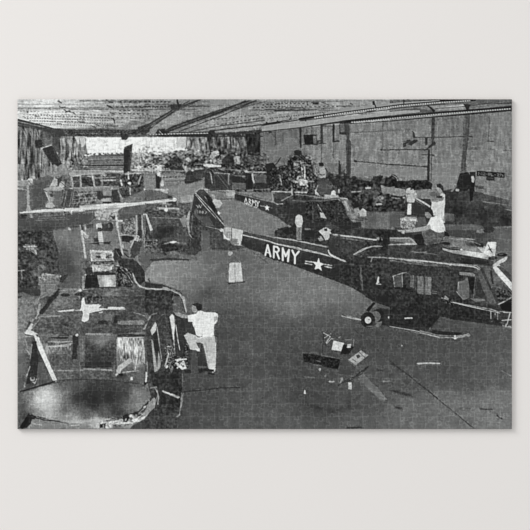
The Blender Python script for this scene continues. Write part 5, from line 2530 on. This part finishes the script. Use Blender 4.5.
L 38 1.1 200,385 240,362 290,345 318,314
P 150 202,382 212,356 217,362 208,380
P 205 238,376 252,376 252,406 240,404
L 150 .9 112,318 125,328
L 165 1.2 165,374 178,374
P 230 57,420 61,406 65,424
S 42:.6 110,480 55 14 12
S 45:.6 190,490 40 12 -10
S 42:.5 240,475 14 20 0
L 110 .8 60,355 100,358
E 32 362,105 24 26 0
E 105 350,108 20 22 0
E 32 318,122 30 32 0
E 55 330,140 24 14 0
E 30 318,122 24 25 0
E 215 319,123 13 14 0
E 120 323,120 3 3 0
L 130 1 312,148 345,148 372,130
L 165 .8 228,102 262,112 290,120
P 24 310,82 340,50 350,52 322,90
P 45 380,130 530,160 530,175 400,150
L 165 .9 408,148 460,158 528,170
L 60:.7 1.2 260,160 400,280 528,385
T 100 190 4.077
# floor light and centre helicopter cabin
S 142:.75 250,330 70 40 0
S 138:.6 320,320 60 30 0
S 128:.55 400,310 50 25 0
S 60:.6 440,420 50 30 -30
S 75:.5 380,250 60 18 0
P 78 182,100 340,110 370,185 360,215 200,205
N 911 18 1.8 1.6 182,100 340,110 370,185 200,205
S 32:.9 270,165 55 28 0
S 36:.8 235,190 40 16 0
L 150 .9 215,112 340,116
P 140 325,118 350,100 352,150 340,150
P 205 184,95 192,98 216,162 206,168
L 170 1.2 366,85 358,130 362,175 375,195
L 120 1 378,100 372,170
S 40:.8 270,232 35 14 0
S 42:.7 345,228 35 12 0
P 235 284,212 300,207 315,210 300,217
N 912 36 1.1 1.1 180,205 240,200 245,235 190,240
L 160 .8 182,205 235,205
L 150 .8 185,225 230,225
L 45 1.3 205,284 280,278 360,284
S 50:.7 395,215 20 30 0
L 150 .9 440,150 495,162
E 35 115,198 24 9 0
L 195 1.2 82,185 140,178 160,190 130,250
P 125 92,210 130,215 118,245 98,235
P 62 140,205 170,215 160,260 130,270 125,250
P 110 95,120 135,115 150,185 92,180
N 913 50 1.1 1.1 92,120 145,115 145,180 95,180
L 190 1.1 70,110 80,190 95,265
L 185 1 150,105 150,190
L 60 1 160,100 165,190
# tail serial numbers
P 55 395,60 440,62 450,110 400,105
L 190 .8 396,62 400,72 405,62 410,72 416,60
L 185 .8 398,84 398,94
E 185 408,89 4 5 0
E 60 408,89 2 2 0
E 185 419,90 4 5 0
E 60 419,90 2 2 0
L 185 .8 428,84 436,90 429,96
# engine cowl of left helicopter
P 50 60,275 100,285 150,290 182,330 185,370 160,390 130,330 95,300
N 914 16 1.5 1.5 60,275 150,290 185,370 160,390
L 150 1 75,310 105,320 130,350
N 915 40 1 1 65,300 130,330 130,390 70,390
L 200 1.2 134,340 145,375 175,398 240,404 275,402 325,425 340,450 352,495
L 90 .8 190,376 260,386 320,410
P 150 262,395 290,408 280,412 250,402
T 15 190 4.077
S 125:.6 200,190 40 30 0
S 60:.6 230,330 50 40 0
S 62:.5 190,260 30 40 0
S 105:.6 258,300 12 60 0
S 50:.6 120,150 90 14 0
N 921 30 1.2 1.1 30,225 95,225 90,270 35,260
P 118 98,350 180,345 182,385 150,392 96,385
N 922 34 1.1 1.1 98,345 180,345 180,375 98,375
L 165 1 98,386 165,386
L 165 .9 105,348 180,352
L 38 2.6 180,405 140,455 105,500
L 165:.9 1 180,400 290,405
L 150:.9 .9 80,470 105,430 150,400
L 190:.8 1.2 88,520 105,480
E 45 205,428 18 7 0
E 55 270,425 26 8 0
N 923 30 1.3 1.2 240,410 360,410 360,460 250,450
P 228 275,440 283,438 286,468 345,465 330,480 380,486 320,492 300,500 296,530 282,530 280,492 268,488
T 265 95 4.077
P 48 290,436 312,432 328,460 338,500 300,510 280,480
N 951 26 1.3 1.3 290,436 328,440 338,500 290,510
L 150 .9 296,424 318,424 334,440 350,470
P 190:.8 322,430 332,432 344,470 338,474
S 195:.75 334,455 6 16 -15
S 165:.6 362,492 18 8 30
P 95:.7 344,440 360,455 368,480 356,484
L 38 1 345,505 400,512
L 60 1.4 130,432 230,428 300,420
T 260 160 4.077
P 35 150,208 163,203 172,212 170,222 154,222
P 78 240,88 262,84 285,110 290,140 240,140
L 60 .8 236,60 262,58
P 32 118,275 145,265 148,300 110,305 90,290
P 38 175,285 240,288 245,318 180,312
"""
# lettering
ART3 = """
# lettering on the large tail boom, the middle one and the wall sign
T 210 230
P 38 408,110 440,98 530,118 530,232 412,196
L 236 2.5 420,190 438,114 460,200
L 236 1.6 430,168 452,174
L 236 2.5 484,208 485,124 510,128 522,142 522,156 510,168 488,162
L 236 2.5 506,168 524,216
T 275 230
L 236 2.5 60,226 60,140
L 236 2.5 61,144 82,196 106,154
L 236 2.5 107,152 100,236
L 236 2.5 132,155 152,198
L 236 2.5 182,162 152,198 152,252
P 240 333,210 341,246 372,258 346,272 356,308 331,290 302,298 312,268 286,240 320,244
T 130 160 4.077
P 38 440,142 530,172 530,196 440,160
L 232 1.1 468,172 473,155 479,176
L 232 1.1 486,180 487,159 494,164 488,170 496,182
L 232 1.1 499,184 501,163 506,175 512,166 514,188
L 232 1.1 517,168 522,178 528,170
L 232 1.1 522,178 521,191
T 390 160 4.077
P 24 355,44 468,52 468,72 355,64
L 120 .9 362,60 362,50 374,60 374,51
L 120 .9 379,52 388,53 388,61 380,60 379,52
L 100 .9 393,57 398,57
L 125 .9 403,63 403,53 410,54 410,60 404,60
L 125 .9 415,54 415,64 422,64
L 100 .9 427,60 432,60
L 125 .9 438,56 446,57 440,62 446,66 438,66
L 125 .9 452,66 452,56 461,62 461,68
P 40 395,65 428,68 426,82 393,80
L 80 .8 400,73 420,75
# lattice roof girders, crisp lines
T 0 0 1
P 150 262,126 345,108 400,102 440,100 440,103 400,107 345,114 262,131
L 18 3.4 300,119 345,112.5 400,105.2 440,101.8 475,99.8
L 30 1.6 262,125.5 300,119.5
D 190 1.1 .9 1.4 315,117.6 345,113 400,105.8 440,102.4 470,100.6
L 20 1.2 300,120.8 345,115 400,107.8 445,103.6
P 160 262,129 300,122.5 345,117 400,110.5 420,110 420,112 345,120 300,127 262,132
L 22 4 345,121.6 400,116.5 440,112.8 512,107.5
L 40 1.4 262,131.6 300,127.5 345,121.6
D 180 1.1 .9 1.5 352,122.2 400,117.6 440,114 511,108.6
L 28 1.8 374,102 376,107
L 28 1.8 404,100 404,103
L 32 1.4 306,117 306,121
L 32 1.4 324,113 324,118
L 75 1 262,112 300,110 340,110
L 205 .9 243,235 268,240.6 280,244.8
L 190 .8 275,237.2 300,241.5 326,247
L 205 .9 275,243.6 300,249.5 330,256
L 205 .9 341,235.6 358,237.6 376,240
L 200 .9 390,238.4 410,238.2
L 205 .9 405,259.8 430,261.6 455,265 475,267
L 215 1 451,302 470,306.5 500,313
L 200 .9 342,316 352,318.6 361,320
L 190 .7 390,326.5 415,330.5 436,336.5 455,337.6 466,334.6
L 225 1.2 20,212.8 70,209.3 125,204.6 172,198.8
L 120 .8 60,214 120,208
L 235 1.3 38,338 44,352 52,372
L 225 1 176,325 178,340 180,350
L 215 .9 196,195 205,206 216,218
D 190 .8 1 2 150,134.4 208,133
"""
PRINT_GAIN = 1.0
TABLE = (.87, .85, .83)
AMB = .66
KEY = 320

# ------------------------------------------------------------------ what the print shows
# key: (name, parent key or None, label or None)
PARTS = {
 'floor': ('printed_floor', None, 'printed grey hangar floor with dark cracks'),
 'ceiling': ('printed_ceiling', None, 'printed pale ceiling with rows of dark rivets'),
 'roof_truss': ('printed_roof_truss', 'ceiling', 'dark lattice roof girders in the print'),
 'wall_left': ('printed_left_wall', None, 'printed hangar wall with vertical streaks at the left edge'),
 'wall_back': ('printed_back_wall', None, 'printed far end wall of the hangar'),
 'wall_windows': ('printed_window_band', 'wall_back', 'bright white window band at the far end'),
 'wall_right': ('printed_right_wall', None, 'printed plain grey wall along the right side'),
 'wall_pipe': ('printed_wall_pipe', 'wall_right', 'dark thin pipes on the grey wall'),
 'wall_sign': ('printed_wall_sign', 'wall_right', 'small black sign with pale lettering on the right wall'),
 'person_far_wall': ('printed_person', None, 'printed person in a pale top standing by the right wall'),
 'rotor_head_far': ('printed_rotor_mast', None, 'printed rotor mast towering over the middle helicopter'),
 'parts_pile': ('printed_machine_parts', None, 'printed dark heap of machine parts along the right wall'),
 'heli_far_left': ('printed_helicopter', None, 'printed stripped helicopter frame in the far left row'),
 'heli_far_bubble': ('printed_helicopter', None, 'printed small round pale helicopter nose near the left edge'),
 'tail_fin_far_left': ('printed_tail_fin', None, 'printed dark slanted tail fin with a white tip, near the left wall'),
 'tail_fin_far_centre': ('printed_tail_fin', None, 'printed dark upright tail fin before the bright windows'),
 'stair_ladder': ('printed_ladder', None, 'printed pale ladder beside the far left helicopter'),
 'heli_back_right': ('printed_helicopter', None, 'printed far helicopter with a pale framed windscreen, behind the middle one'),
 'heli_centre': ('printed_helicopter', None, 'printed dark helicopter left of centre with its tail fin raised'),
 'heli_centre_fin': ('tail_fin', 'heli_centre', 'dark tail fin with small pale serial numbers'),
 'heli_mid': ('printed_helicopter', None, 'printed middle-distance helicopter with small ARMY lettering'),
 'heli_mid_windshield': ('windshield', 'heli_mid', 'bright reflecting rounded windscreen'),
 'heli_mid_tail_boom': ('tail_boom', 'heli_mid', 'dark tail boom'),
 'heli_mid_lettering': ('lettering', 'heli_mid', 'small white ARMY lettering'),
 'heli_main': ('printed_helicopter', None, 'printed largest helicopter at the right with big white ARMY lettering'),
 'heli_main_tail_boom': ('tail_boom', 'heli_main', 'long dark tail boom with pale lines'),
 'heli_main_roof': ('roof', 'heli_main', 'pale glossy roof panels'),
 'heli_main_lettering': ('lettering', 'heli_main', 'large white ARMY lettering'),
 'star_insignia': ('star_insignia', 'heli_main', 'white star with side bars'),
 'heli_main_window': ('side_window', 'heli_main', 'side window outlined in white'),
 'heli_main_cabin_door': ('cabin_door', 'heli_main', 'dark sliding cabin door'),
 'heli_main_cockpit_door': ('cockpit_door', 'heli_main', 'cockpit door with open window'),
 'heli_main_pitot_card': ('roof_panel', 'heli_main', 'small white upright panel on the nose roof'),
 'heli_main_windshield': ('windshield', 'heli_main', 'windscreen with a bright diagonal frame'),
 'heli_main_skid': ('landing_skid', 'heli_main', 'thin pale landing skid'),
 'wheel': ('handling_wheel', 'heli_main', 'dark wheel with a white hub'),
 'rotor_head': ('rotor_mast', 'heli_main', 'pale rotor mast and hub'),
 'rotor_blade': ('printed_rotor_blade', None, 'printed long white rotor blade at the far left'),
 'rotor_blade_far': ('rotor_blade', 'heli_main', 'grey rotor blade at the mast'),
 'heli_left': ('printed_helicopter', None, 'printed helicopter facing the viewer, cut off by the lower left corner'),
 'heli_left_engine': ('engine', 'heli_left', 'open engine with a bright panel'),
 'heli_left_windshield_left': ('windshield', 'heli_left', 'dim windscreen'),
 'heli_left_windshield_right': ('windshield', 'heli_left', 'windscreen with bright streaks'),
 'heli_left_centre_panel': ('windshield_pillar', 'heli_left', 'broad dark panel between the windscreens'),
 'star_mark_roof': ('roof_fitting', 'heli_left', 'white cross-shaped fitting on the roof'),
 'heli_left_door_window': ('door_window', 'heli_left', 'narrow window of the opened door'),
 'heli_left_nose': ('nose', 'heli_left', 'rounded nose, bright at its left'),
 'workbench': ('printed_workbench', None, 'printed small pale bench at the left edge'),
 'mast_left': ('printed_mast', None, 'printed short white mast between the left helicopters'),
 'person_foreground': ('printed_person', None, 'printed person in white shirt stepping up to the left helicopter'),
 'person_pale_trousers': ('printed_person', None, 'printed person in pale trousers standing under the tail'),
 'person_by_tail': ('printed_person', None, 'printed person in white shirt standing behind the large tail boom'),
 'person_kneeling': ('printed_person', None, 'printed person bending in white behind the tail boom'),
 'person_on_rotor': ('printed_person', None, 'printed person standing on the middle helicopter'),
 'person_far_crouch': ('printed_person', None, 'printed person in white crouching beside the middle helicopter nose'),
 'person_standing_roof': ('printed_person', None, 'printed person in white standing at the rotor mast, arms reaching'),
 'person_sitting_roof': ('printed_person', None, 'printed person in white shirt sitting on the large helicopter roof'),
 'cart': ('printed_tool_cart', None, 'printed tool cart on the open floor'),
 'cart_paper': ('paper_sheet', 'cart', 'white square sheet'),
 'cart_box': ('box', 'cart', 'pale slanted box'),
}
NUM = {k: i for i, k in enumerate(PARTS)}
draw(ART, NUM)
# a printed image is a little soft
def soften(A, r):
    for ax in (0, 1):
        p = np.pad(A, [(r, r) if k == ax else (0, 0) for k in (0, 1)], mode='edge'); n = A.shape[ax]
        A = sum(np.take(p, np.arange(k, k+n), axis=ax) for k in range(2*r+1))/(2*r+1)
    return A
img = soften(img, 1)
GX, GY = np.meshgrid((np.arange(CW)+.5)/SS+X0, (np.arange(CH)+.5)/SS+Y0); GX = GX.astype(np.float32); GY = GY.astype(np.float32)
# the lens and the print break hard outlines a little
wx = GX-X0+.26*noise(GX, GY, 2.3, 2.3, 601)+.16*noise(GX, GY, 1.1, 1.1, 602)
wy = GY-Y0+.26*noise(GX, GY, 2.3, 2.3, 603)+.16*noise(GX, GY, 1.1, 1.1, 604)
img = img[np.clip((wy*SS).astype(int), 0, CH-1), np.clip((wx*SS).astype(int), 0, CW-1)]
img = (img-30)*1.13+33
draw(ART2, NUM)
img = soften(img, 1)
# fine unresolved detail where the picture is busy, film grain and linen emboss of the printed sheet everywhere
gr = np.abs(np.gradient(img, axis=0))+np.abs(np.gradient(img, axis=1))
busy = np.clip(soften(soften(gr, 7), 7)*SS/14.0, 0, 1)
img = img+busy*(14*noise(GX, GY, 1.0, 1.0, 510)+8*noise(GX, GY, 2.2, 1.9, 511))*np.clip(img/70, .5, 1.3)
img = img*(1+.05*noise(GX, GY, 1.0, 1.0, 501)+.04*noise(GX, GY, 3.1, 2.7, 502)+.03*noise(GX, GY, 6, 6, 503)
           +.045*noise(GX, GY, .9, 5, 504)+.045*noise(GX, GY, 5, .9, 505))
draw(ART3, NUM)

# ------------------------------------------------------------------ the die cut: 40 x 26 interlocking pieces
rng = random.Random(11)
NC, NR = 40, 26
px, py = (X1-X0)/NC, (Y1-Y0)/NR
node = {}
for i in range(NC+1):
    for j in range(NR+1):
        jx = 0 if i in (0, NC) else rng.uniform(-.9, .9); jy = 0 if j in (0, NR) else rng.uniform(-.9, .9)
        node[i, j] = (X0+i*px+jx, Y0+j*py+jy)
cut = np.zeros((CH, CW), np.float32)
TAB = [(0, 0), (.2, .03), (.36, .02), (.40, .07), (.34, .17), (.36, .25), (.5, .29), (.64, .25), (.66, .17), (.60, .07), (.64, .02), (.8, .03), (1, 0)]
def edge(a, b):
    s = rng.choice((-1, 1)); sh = rng.uniform(-.08, .08); k = rng.uniform(.8, 1.1)
    dx, dy = b[0]-a[0], b[1]-a[1]
    pts = [(a[0]+dx*(u+(sh if 0 < u < 1 else 0))-dy*v*s*k, a[1]+dy*(u+(sh if 0 < u < 1 else 0))+dx*v*s*k) for u, v in TAB]
    stroke(pts, .6, 1.0, 1.0, cut)
for i in range(NC+1):
    for j in range(NR+1):
        if i < NC and 0 < j < NR: edge(node[i, j], node[i+1, j])
        if j < NR and 0 < i < NC: edge(node[i, j], node[i, j+1])

# ------------------------------------------------------------------ sheet mesh, two cells per grid unit
GU = 2
NX, NY = int(round((X1-X0)*GU)), int(round((Y1-Y0)*GU))
def sample(A, r=1):
    xs = np.clip((np.arange(NX+1)*CW/NX).astype(int), r, CW-1-r); ys = np.clip((np.arange(NY+1)*CH/NY).astype(int), r, CH-1-r)
    acc = 0
    for dy in range(-r, r+1):
        for dx in range(-r, r+1): acc = acc+A[np.ix_(ys+dy, xs+dx)]
    return acc/(2*r+1)**2
tone = sample(img); tone = tone+1.0*(tone-soften(soften(tone, 1), 1)); groove = sample(cut)
xs = np.clip(((np.arange(NX)+.5)*CW/NX).astype(int), 0, CW-1); ys = np.clip(((np.arange(NY)+.5)*CH/NY).astype(int), 0, CH-1)
cell = idm[np.ix_(ys, xs)]
UNIT = .0015                                   # metres per grid unit: the puzzle is 0.74 m wide
SEAM_LIGHT = 27.0                              # paler bared fibre, plus the groove's lit edge painted into the seam colour
tone = np.clip(tone+groove*SEAM_LIGHT*(tone < 190), 4, 252)
lin = (tone/255.0)
lin = np.where(lin <= .04045, lin/12.92, ((lin+.055)/1.055)**2.4)*PRINT_GAIN
THICK = .0046; DEPTH = .0005
gx = (X0+np.arange(NX+1)*(X1-X0)/NX-265.0)*UNIT
gy = (265.0-(Y0+np.arange(NY+1)*(Y1-Y0)/NY))*UNIT
VX, VY = np.meshgrid(gx, gy)
VZ = THICK-groove*DEPTH
edge_round = np.zeros_like(VZ); edge_round[0, :] = edge_round[-1, :] = 1; edge_round[:, 0] = edge_round[:, -1] = 1
VZ = VZ-edge_round*.0002

def node_material(name, color=None, rough=.6, spec=.3, attr=None, grain=0):
    m = bpy.data.materials.new(name); m.use_nodes = True; nt = m.node_tree; b = nt.nodes['Principled BSDF']
    b.inputs['Roughness'].default_value = rough; b.inputs['Specular IOR Level'].default_value = spec
    if attr:
        a = nt.nodes.new('ShaderNodeVertexColor'); a.layer_name = attr
        nt.links.new(a.outputs['Color'], b.inputs['Base Color'])
    else:
        b.inputs['Base Color'].default_value = (*color, 1)
    if grain:
        tc = nt.nodes.new('ShaderNodeTexCoord')
        n = nt.nodes.new('ShaderNodeTexNoise'); n.inputs['Scale'].default_value = grain; n.inputs['Detail'].default_value = 3
        nt.links.new(tc.outputs['Object'], n.inputs['Vector'])
        r = nt.nodes.new('ShaderNodeMix'); r.data_type = 'RGBA'
        r.inputs['A'].default_value = (*[c*.985 for c in color], 1); r.inputs['B'].default_value = (*[min(1, c*1.012) for c in color], 1)
        nt.links.new(n.outputs['Fac'], r.inputs['Factor']); nt.links.new(r.outputs['Result'], b.inputs['Base Color'])
    return m
paper = node_material('printed_paper', rough=.5, spec=.12, attr='ink')
board = node_material('puzzle_board', (.30, .28, .27), .8, .2, grain=400)
table = node_material('table_white', TABLE, .75, .15, grain=3)
COL = bpy.context.scene.collection

def grid_part(k):
    sel = np.argwhere(cell == k)
    if len(sel) == 0: return None
    r, c = sel[:, 0], sel[:, 1]; W = NX+1
    quad = np.stack([r*W+c, (r+1)*W+c, (r+1)*W+c+1, r*W+c+1], 1)
    u, inv = np.unique(quad.ravel(), return_inverse=True); n = len(quad)
    me = bpy.data.meshes.new('sheet')
    co = np.stack([VX.ravel()[u], VY.ravel()[u], VZ.ravel()[u]], 1).astype(np.float32)
    me.vertices.add(len(u)); me.vertices.foreach_set('co', co.ravel())
    me.loops.add(n*4); me.loops.foreach_set('vertex_index', inv.ravel().astype(np.int32))
    me.polygons.add(n); me.polygons.foreach_set('loop_start', np.arange(0, n*4, 4, dtype=np.int32))
    me.update(calc_edges=True)
    me.polygons.foreach_set('use_smooth', np.ones(n, bool))
    ca = me.color_attributes.new('ink', 'FLOAT_COLOR', 'POINT')
    g = lin.ravel()[u]
    ca.data.foreach_set('color', np.stack([g*.972, g*1.0, g*.99, np.ones_like(g)], 1).astype(np.float32).ravel())
    me.materials.append(paper)
    return me

root = bpy.data.objects.new('jigsaw_puzzle', None); COL.objects.link(root)
root['label'] = 'finished black and white jigsaw puzzle of army helicopters in a hangar, on pale table'
root['category'] = 'jigsaw puzzle'
made = {}
for k, (name, parent, label) in PARTS.items():
    me = grid_part(NUM[k])
    if me is None: continue
    o = bpy.data.objects.new(name, me); COL.objects.link(o)
    o.parent = made[parent] if parent and parent in made else root
    if label: o['label'] = label
    made[k] = o

def block(name, x0, x1, y0, y1, z0, z1, mat, bev=0, parent=None):
    me = bpy.data.meshes.new(name)
    v = [(x, y, z) for z in (z0, z1) for x, y in ((x0, y0), (x1, y0), (x1, y1), (x0, y1))]
    me.from_pydata(v, [], [(3, 2, 1, 0), (4, 5, 6, 7), (0, 1, 5, 4), (1, 2, 6, 5), (2, 3, 7, 6), (3, 0, 4, 7)])
    me.materials.append(mat); o = bpy.data.objects.new(name, me); COL.objects.link(o)
    if bev:
        b = o.modifiers.new('bevel', 'BEVEL'); b.width = bev; b.segments = 3
    if parent: o.parent = parent
    return o
e = .0001
bd = block('cardboard_backing', gx[0]+e, gx[-1]-e, gy[-1]+e, gy[0]-e, 0, THICK-DEPTH-.0001, board, 0, root)
bd['label'] = 'grey cardboard backing seen along the edges'
tb = block('table_top', -.75, .75, -.75, .75, -.03, 0, table, .002)
tb['label'] = 'plain off-white table top under the puzzle'; tb['category'] = 'table'

# ------------------------------------------------------------------ light and camera
w = bpy.data.worlds.new('room'); bpy.context.scene.world = w; w.use_nodes = True
w.node_tree.nodes['Background'].inputs['Color'].default_value = (1.0, .995, .99, 1)
w.node_tree.nodes['Background'].inputs['Strength'].default_value = AMB
def area(name, loc, size, power, col=(1, 1, 1)):
    l = bpy.data.lights.new(name, 'AREA'); l.shape = 'RECTANGLE'; l.size = size[0]; l.size_y = size[1]; l.energy = power; l.color = col
    o = bpy.data.objects.new(name, l); COL.objects.link(o); o.location = loc
    from mathutils import Vector
    o.rotation_euler = (-Vector(loc)).to_track_quat('-Z', 'Y').to_euler()
area('window_light', (-4.8, 4.2, 2.6), (3.2, 2.6), KEY, (1, .99, .98))
cam = bpy.data.cameras.new('camera'); co = bpy.data.objects.new('camera', cam); COL.objects.link(co)
H = 2.6; co.location = (0, 0, H)
cam.sensor_width = 36; cam.lens = 36*(H-THICK)/(530*UNIT)
cam.clip_start = .01
bpy.context.scene.camera = co
vs = bpy.context.scene.view_settings
vs.view_transform = 'Standard'; vs.look = 'None'; vs.gamma = 1; vs.use_curve_mapping = False; vs.exposure = 0
